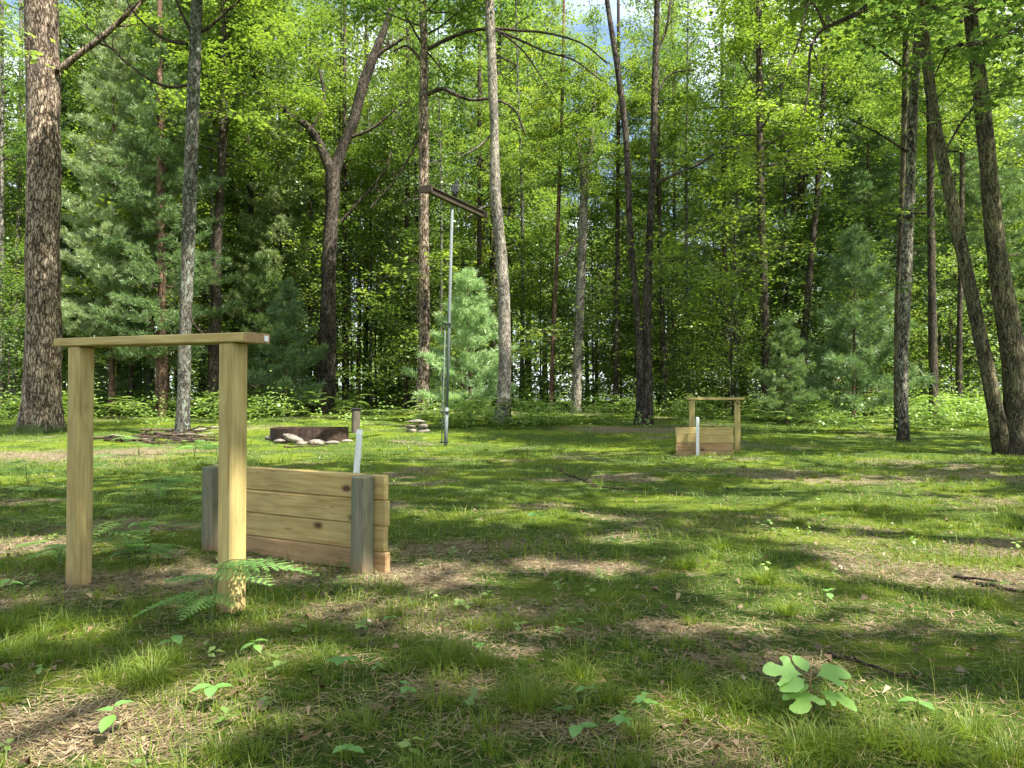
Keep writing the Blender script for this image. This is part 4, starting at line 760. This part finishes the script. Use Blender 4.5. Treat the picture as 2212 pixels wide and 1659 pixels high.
# ------------------------------------------------------------------ dead branches
def branch(label, grp, p0, p1, r0, seed, mat='twig', lift=.03, side=3, nm='fallen_branch'):
    r = np.random.default_rng(seed); p0 = np.array(p0); p1 = np.array(p1); L_ = np.linalg.norm(p1-p0); k = 9; P = p0+(p1-p0)*np.linspace(0, 1, k)[:, None]+np.cumsum(r.normal(size=(k, 3))*L_*.012, 0)
    P[:, 2] = np.maximum(P[:, 2], gz(P[:, 0], P[:, 1])+r0*.6); og = P[0].copy(); nb2 = NB(); V, Qb = tube(P-og, np.linspace(r0, r0*.45, k), 8, .25, seed); nb2.add(V, Qb)
    for q in range(side):
        i_ = r.integers(2, k-1); e = P[i_]+(P[i_]-P[i_-1])*.8+r.normal(size=3)*np.array([.1, .1, .05])*L_*.9; e[2] = max(e[2], gzf(e[0], e[1])+.01); V, Qb = tube(np.array([P[i_], (P[i_]+e)/2, e])-og, [r0*.5, r0*.35, r0*.15], 5); nb2.add(V, Qb)
    o = link(nm, nb2.mesh('branch', M[mat], True), None, tuple(og)); tag(o, label, 'branch', grp); return o
rr = np.random.default_rng(17)
for i in range(26):
    cx = pt(285+rr.random()*170, 940, 16.2); d2 = 15.6+rr.random()*1.2; a = rr.normal()*.5; L_ = .6+1.0*rr.random(); z = gzf(cx, d2)+.03+.24*rr.random()*(1-abs(i-13)/26)
    branch('dead branch in the heaped brushwood at the foot of the lichened trunk', 'brushwood pile under the lichened trunk', (cx-L_/2*math.cos(a), d2-.5*L_*math.sin(a), z), (cx+L_/2*math.cos(a), d2+.5*L_*math.sin(a), max(.03, z+rr.normal()*.08)), .012+.022*rr.random(), 200+i, ('twig', 'twig_pale')[i % 7 == 0])
FB = [((1205, 1012), (1290, 1050), .014, 'thin fallen branch lying mid clearing right of the plank backboard'), ((1280, 1052), (1370, 1058), .012, 'second fallen twig end to end with the mid clearing branch'), ((2110, 1268), (2230, 1290), .014, 'mossy dark fallen stick at the right picture edge'), ((2060, 1250), (2150, 1262), .010, 'short stick beside the mossy stick near right edge'), ((1790, 1415), (1960, 1470), .008, 'dark twig lying right of the big leaved seedling'), ((610, 968), (730, 966), .016, 'grey stick on grass in front of the fire ring'), ((1600, 1590), (1480, 1530), .003, 'fine straw twig beside the bright moss patch'), ((300, 1425), (240, 1440), .003, 'thin straw on the left moss')]
for i, (a, b2, r0, lb_) in enumerate(FB):
    g0, g1 = ground_at(*a), ground_at(*b2); branch(lb_, 'loose sticks on the clearing floor', (g0.x, g0.y, g0.z+r0*1.2), (g1.x, g1.y, g1.z+r0*1.2), r0, 300+i, side=2)
# standing dry sprigs near the pole
for i, (a, b2, lb_) in enumerate((((925, 985), (875, 935), 'dry pale stalk arching beside the fire ring, right one'), ((890, 975), (865, 950), 'dry pale stalk arching beside the fire ring, left one'))):
    g0 = ground_at(*a); p1 = at(b2[0], b2[1], g0.y-.2); branch(lb_, 'dry stalks beside the fire ring', g0, p1, .007, 330+i, 'twig_pale', side=1, nm='dry_stalk')
# ------------------------------------------------------------------ near ferns
def fern(nm, label, px, py, fronds, grp=None, mat='fern_near'):
    g = ground_at(px, py); root = link(nm, None, None, g); tag(root, label, 'fern', grp)
    r = np.random.default_rng(int(px)); b_ = MB()
    for (h, az, L_, pl, tilt, tn) in fronds:
        V, Qb = frond_arr(r, L_, 10, pl*1.15, .25, 3); V = V+r.normal(size=V.shape)*.0008
        V = roty(V, -tilt); V = rotz(V, az); base = np.array([math.cos(az)*h*.25, math.sin(az)*h*.25, h]); nb2 = NB(); nb2.add(V, Qb, np.full(len(V), tn)+r.random(len(V))*.1)
        o = link('frond', nb2.mesh('frond', M[mat]), root, tuple(base))
        tip = roty(np.array([[L_*.97, 0, -.28*L_*.94]]), -tilt); tip = rotz(tip, az)[0]; midp = rotz(roty(np.array([[L_*.5, 0, -.28*L_*.25]]), -tilt), az)[0]
        P = smooth_path([(0, 0, -.02), tuple(base*np.array([.4, .4, .6])), tuple(base), tuple(base+midp), tuple(base+tip)], 14); b_.tube([Vector(p) for p in P], np.linspace(.0032, .0008, 14), 5, False)
    b_.build('stalk', M['stem'], root); return root
fern('bracken_fern', 'bright bracken fern arching across the foot of the near right post', 455, 1345, [(.245, .12, .36, .15, .06, 1.0), (.22, -.35, .24, .12, .05, .9), (.21, 1.25, .26, .12, .1, .4), (.17, 2.5, .28, .11, .05, .3), (.13, 3.35, .26, .10, -.1, .35), (.115, 4.4, .15, .075, -.15, .6), (.12, 5.6, .13, .06, .0, .5)])
FN = [(320, 1215, .13, 'seedling fern between the posts of the near timber frame'), (130, 1230, .12, 'low fern just left of the near left post'), (300, 985, .3, 'bracken patch frond before the brushwood pile'), (470, 1010, .3, 'bracken fern left of the near backboard'), (60, 1060, .28, 'bracken fern low at the left picture edge'), (190, 1040, .26, 'bracken fern seen left of the near frame middle'), (340, 1085, .22, 'bracken fern within the near timber frame opening'), (420, 990, .28, 'bracken fern below the lichened trunk')]
for i, (px, py, h, lb_) in enumerate(FN):
    r = np.random.default_rng(400+i); fern('fern', lb_, px, py, [(h*(.6+.5*r.random()), r.random()*6.28, h*(1.1+.5*r.random()), h*.45, -.1+.3*r.random(), r.random()*.6) for _ in range(6)], 'bracken ferns on the left ground')
# ------------------------------------------------------------------ seedlings
def outline_leaf(kind):
    """half-outlines of a leaf along +X, unit length; returns list of (x,y) around"""
    if kind == 'sass3':
        return [(0, 0), (.10, .03), (.22, .12), (.30, .25), (.38, .37), (.48, .44), (.60, .46), (.64, .40), (.58, .32), (.52, .22), (.50, .16), (.56, .15), (.66, .20), (.78, .23), (.90, .19), (1.0, .07), (1.0, .0),
                (.99, -.09), (.90, -.2), (.78, -.22), (.66, -.18), (.55, -.13), (.50, -.15), (.54, -.24), (.60, -.33), (.62, -.42), (.52, -.46), (.42, -.42), (.32, -.32), (.22, -.14), (.10, -.03)]
    if kind == 'mitten':
        return [(0, 0), (.10, .04), (.22, .14), (.34, .24), (.50, .29), (.66, .28), (.84, .22), (.97, .09), (1, 0), (.97, -.08), (.84, -.16), (.68, -.16), (.56, -.12), (.50, -.15), (.56, -.26), (.60, -.38), (.54, -.43), (.42, -.38), (.30, -.26), (.20, -.12), (.10, -.03)]
    return [(0, 0), (.12, .10), (.28, .19), (.48, .23), (.68, .19), (.86, .10), (1, 0), (.86, -.10), (.68, -.19), (.48, -.23), (.28, -.19), (.12, -.10)]
def leaf_mesh(nm, kind, L_, mat, az, tilt, loc, parent, seed, wide=1., droop=.25, roll=0.):
    import bmesh
    r = random.Random(seed); o2 = outline_leaf(kind); bm = bmesh.new(); vs = [bm.verts.new((x*L_, y*L_*wide*r.uniform(.93, 1.07), 0)) for x, y in o2]; f = bm.faces.new(vs)
    bmesh.ops.triangulate(bm, faces=[f]); bmesh.ops.subdivide_edges(bm, edges=bm.edges[:], cuts=1); bmesh.ops.subdivide_edges(bm, edges=bm.edges[:], cuts=1, use_grid_fill=True); bmesh.ops.triangulate(bm, faces=bm.faces[:])
    for v_ in bm.verts:
        x, y = v_.co.x/L_, v_.co.y/L_; v_.co.z = L_*(abs(y)*(.08 if kind != 'simple' else .2)-droop*x*x+.012*math.sin(x*22+abs(y)*9)*abs(y)*4)
    me = bpy.data.meshes.new(nm); bm.to_mesh(me); bm.free(); a = me.attributes.new('tint', 'FLOAT', 'POINT'); a.data.foreach_set('value', [r.random()]*0+[r.random()]*1*1 if False else [ .3+.4*((seed*37) % 10)/10]*len(me.vertices))
    me.materials.append(mat); me.polygons.foreach_set('use_smooth', [True]*len(me.polygons)); o = link(nm, me, parent, loc); o.rotation_euler = Matrix.Rotation(az, 4, 'Z').to_3x3().__matmul__(Matrix.Rotation(-tilt, 3, 'Y')).__matmul__(Matrix.Rotation(roll, 3, 'X')).to_euler(); return o
g = ground_at(1752, 1562); sp = link('sassafras_seedling', None, None, g); tag(sp, 'big lobed leaf seedling glowing light green at the lower right', 'seedling')
b_ = MB(); b_.tube([Vector((0, 0, -.02)), Vector((.003, 0, .05)), Vector((-.002, .0, .10)), Vector((.002, 0, .145))], [.0032, .003, .0025, .0018], 8)
SL = [('mitten', .118, 3.95, -.30, .098, .62, .1), ('sass3', .128, -.95, -.30, .098, .6, .1), ('sass3', .120, .15, .12, .150, .5, .15), ('mitten', .125, 2.85, .05, .158, .55, .1), ('sass3', .095, 2.2, .45, .17, .8, .15), ('mitten', .10, 3.5, .05, .130, .8, .2), ('simple', .05, .6, .5, .175, 1, .1)]
SL = [('sass3', .100, 4.05, -.20, .092, 1.35, .15, .1), ('mitten', .108, -.62, -.18, .092, 1.45, .15, -.05), ('mitten', .108, .20, .06, .126, 1.3, .10, .40), ('sass3', .110, 2.80, .10, .128, 1.3, .08, -.35), ('mitten', .085, 3.50, -.10, .122, 1.3, .20, -.3), ('simple', .07, 1.8, .5, .132, 1.5, .1, 0), ('simple', .05, 3.9, -.2, .11, 1, .1, 0)]
for i, (kd, L_, az, ti, h, wd_, dr, ro) in enumerate(SL):
    st = Vector((math.cos(az)*.018, math.sin(az)*.018, h)); leaf_mesh('leaf', kd, L_, M['sass'], az, ti, st, sp, i+1, wd_, dr, ro); b_.tube([Vector((0, 0, h-.01)), st+Vector((math.cos(az)*.01, math.sin(az)*.01, 0))], [.0018, .0012], 5)
b_.build('stem', M['redstem'], sp)
SD = [(742, 1490, .10, .075, 3, 'three leaved seedling left of centre in the lower picture'), (458, 1535, .07, .062, 4, 'round leaved seedling below the near right post'), (245, 1600, .09, .075, 3, 'three leaved seedling on sunlit needles at lower left'), (375, 1420, .07, .06, 3, 'small narrow leaved seedling above the lower left grass tuft'), (550, 1418, .05, .05, 4, 'small seedling on the moss below the fern'), (880, 1515, .05, .04, 4, 'tiny weed right of the three leaved seedling'), (1270, 1510, .03, .05, 2, 'single round leaf beside the lower centre grass tuft'),
      (1390, 1565, .08, .045, 6, 'branching small leaved weed at the lower centre'), (1345, 1605, .07, .045, 5, 'small weed at the bottom edge right of centre'), (1155, 1140, .10, .08, 4, 'pale seedling standing alone in the middle grass'), (1790, 1300, .05, .05, 3, 'dark leaved seedling above the big lobed seedling'), (1985, 1545, .04, .06, 3, 'long leaved weed right of the big lobed seedling'), (2160, 1285, .06, .06, 3, 'seedling by the stick at the right edge'), (750, 1652, .04, .05, 3, 'seedling cut by the bottom edge left of centre'), (20, 1290, .08, .07, 4, 'seedling at the left edge beside the near left post'), (1250, 1610, .05, .05, 3, 'small weed between grass tuft and bottom edge'), (300, 1170, .12, .09, 5, 'tall seedling between the near frame posts'), (1310, 1195, .08, .07, 4, 'seedling in the pale bare patch mid clearing'), (840, 1355, .04, .045, 4, 'low weed on the moss under the bare patch'), (1035, 1415, .04, .035, 4, 'little weed in grass left of picture centre')]
for i, (px, py, h, L_, n_, lb_) in enumerate(SD):
    g = ground_at(px, py); rt = link('seedling', None, None, g); tag(rt, lb_, 'seedling', 'small seedlings on the clearing floor'); r = random.Random(i+5); b_ = MB(); b_.tube([Vector((0, 0, -.01)), Vector((r.uniform(-.008, .008), 0, h*.5)), Vector((0, 0, h))], [.0022, .0018, .0012], 6, False); b_.build('stem', M['stem'], rt)
    a0 = r.random()*6
    for k in range(n_): az = a0+k*6.283/n_+r.uniform(-.4, .4); leaf_mesh('leaf', 'simple', L_*r.uniform(.75, 1.1), M['fern_near'], az, r.uniform(-.1, .35), Vector((0, 0, h*(1-.12*(k % 3)))), rt, i*9+k, 1.5 if i % 2 else 1.25, .25)
DL = [(638, 1610, .075, 'large orange brown dead oak leaf near the bottom left'), (555, 1555, .06, 'pale tan dead leaf below the round leaved seedling'), (1465, 1390, .06, 'rusty brown dead leaf in the centre right litter'), (1085, 1475, .04, 'small brown dead leaf near the lower centre'), (410, 1410, .07, 'grey curled dead leaf below the fern'), (1600, 1410, .05, 'pale grey dead leaf left of the lobed seedling'), (850, 1335, .08, 'grey brown dead leaf on the moss edge'), (1700, 1575, .05, 'pink brown dead leaf below the lobed seedling')]
for i, (px, py, L_, lb_) in enumerate(DL):
    g = ground_at(px, py); o = leaf_mesh('dead_leaf', 'sass3', L_, M['litter'], i*1.7, .12, g+Vector((0, 0, .014)), None, i+3, .8, -.2); tag(o, lb_, 'dead leaf', 'larger dead leaves on the ground')
# ------------------------------------------------------------------ overhanging leafy boughs, upper right (nearer)
def bough(label, pts, n, lsize, seed, mat, r0=.012, spread=.28):
    r = np.random.default_rng(seed); P = smooth_path([at(*p) for p in pts], 24); og = P[0].copy(); root = link('leafy_bough', None, None, tuple(og)); wdn = NB(); V, Qb = tube(P-og, np.linspace(r0, .003, 24), 6, .1, seed); wdn.add(V, Qb); C = []
    for k in range(n):
        i_ = r.integers(3, 24); e = P[i_]+r.normal(size=3)*np.array([spread, spread, spread*.45]); V, Qb = tube([P[i_]-og, (P[i_]+e)/2-og+np.array([0, 0, .02]), e-og], [.004, .003, .0015], 4); wdn.add(V, Qb)
        for q in range(9): C.append(P[i_]+(e-P[i_])*(.3+.8*q/8)+r.normal(size=3)*np.array([.06, .06, .02]))
    link('branch', wdn.mesh('branch', M['bark_dark'], True), root); C = np.array(C); m_ = len(C)
    # lobed leaves: three overlapping rhombs
    nn = np.stack([r.normal(size=m_)*.35, r.normal(size=m_)*.35, np.ones(m_)], 1); d = r.normal(size=(m_, 3)); d[:, 2] = -.3; lf = NB(); tn = r.random(m_); d = norm(d-nn*(np.sum(d*nn, 1)/np.sum(nn*nn, 1))[:, None]); s_ = norm(np.cross(nn, d))
    for a, k in ((0, 1.), (.75, .78), (-.75, .78)):
        dd = d*math.cos(a)+s_*math.sin(a); V, Qb, A = leaf_quads(C-og+dd*lsize*k*.5, nn, lsize*k, lsize*k*.42, r, .08, dd); lf.add(V, Qb, np.repeat(tn, 4))
    link('foliage', lf.mesh('foliage', M[mat]), root); tag(root, label, 'branch', 'overhanging leafy boughs at the clearing edge'); return root
bough('leafy maple bough hanging across the top of the right edge', [(2420, -60, 7.2), (2300, 10, 7.2), (2200, 60, 7.2), (2120, 90, 7.0), (2030, 110, 7.0)], 48, .085, 1, 'maple_dark', .012, .30)
bough('leafy bough in front of the leaning twin tree upper stems', [(2330, 80, 8), (2240, 150, 8), (2150, 190, 8), (2080, 230, 8)], 26, .085, 2, 'maple_dark')
bough('sunny yellow green sprays left of the mottled trunk', [(2010, 430, 14.5), (1950, 470, 14.3), (1880, 440, 14), (1800, 420, 14)], 30, .10, 3, 'maple', .012, .5)
bough('low sunlit yellow green sprays left of the mottled trunk at mid height', [(1960, 600, 15), (1900, 640, 14.8), (1840, 640, 14.6), (1780, 690, 14.5)], 26, .10, 4, 'maple', .012, .5)
bough('topmost leafy bough above the mottled trunk', [(2200, -90, 9), (2090, -10, 9), (1980, 30, 9), (1890, 40, 9)], 46, .09, 5, 'maple_dark', .014, .38)
bough('sunlit sprays reaching right of the twin stem tree', [(1415, 395, 20), (1500, 360, 19.5), (1560, 330, 19), (1680, 350, 18.5), (1780, 420, 18)], 60, .12, 6, 'maple', .012, .75)
bough('leafy maple spray hanging low between twin stem tree and far timber frame', [(1400, 560, 20.3), (1470, 560, 20), (1540, 585, 19.6), (1620, 630, 19.2)], 46, .12, 7, 'maple', .012, .7)
bough('broad yellow green spray layer above the far timber frame', [(1646, 470, 24), (1600, 470, 22), (1540, 490, 21), (1470, 520, 20.5)], 46, .12, 8, 'maple', .012, .8)
bough('leafy spray left of the dark leaning trunk at mid height', [(1750, 540, 24), (1700, 530, 22), (1640, 560, 21), (1580, 600, 20)], 40, .12, 9, 'maple', .012, .7)
bough('low leafy spray just right of the pale trunk base', [(1180, 720, 24), (1160, 715, 23), (1140, 740, 22), (1125, 790, 21.5)], 46, .11, 10, 'maple', .012, .6)
bough('leafy spray in front of the broken topped trunk', [(1380, 640, 20.5), (1340, 640, 21), (1300, 670, 21.5), (1250, 700, 22)], 40, .11, 11, 'maple', .012, .6)
bough('yellow green spray between forked oak and brown trunk', [(905, 560, 21.5), (870, 570, 21.5), (830, 600, 21.5), (790, 640, 21.5)], 30, .11, 12, 'maple', .010, .5)
bough('leafy spray hugging the brown trunk above the stone pile', [(925, 560, 21.3), (950, 545, 21), (965, 570, 21), (975, 600, 20.8)], 18, .11, 13, 'maple', .010, .35)
bough('bright spray hanging high between lichened trunk and forked oak', [(425, 250, 16.6), (480, 240, 17.5), (540, 260, 18.5), (600, 300, 19)], 34, .11, 14, 'maple', .012, .6)
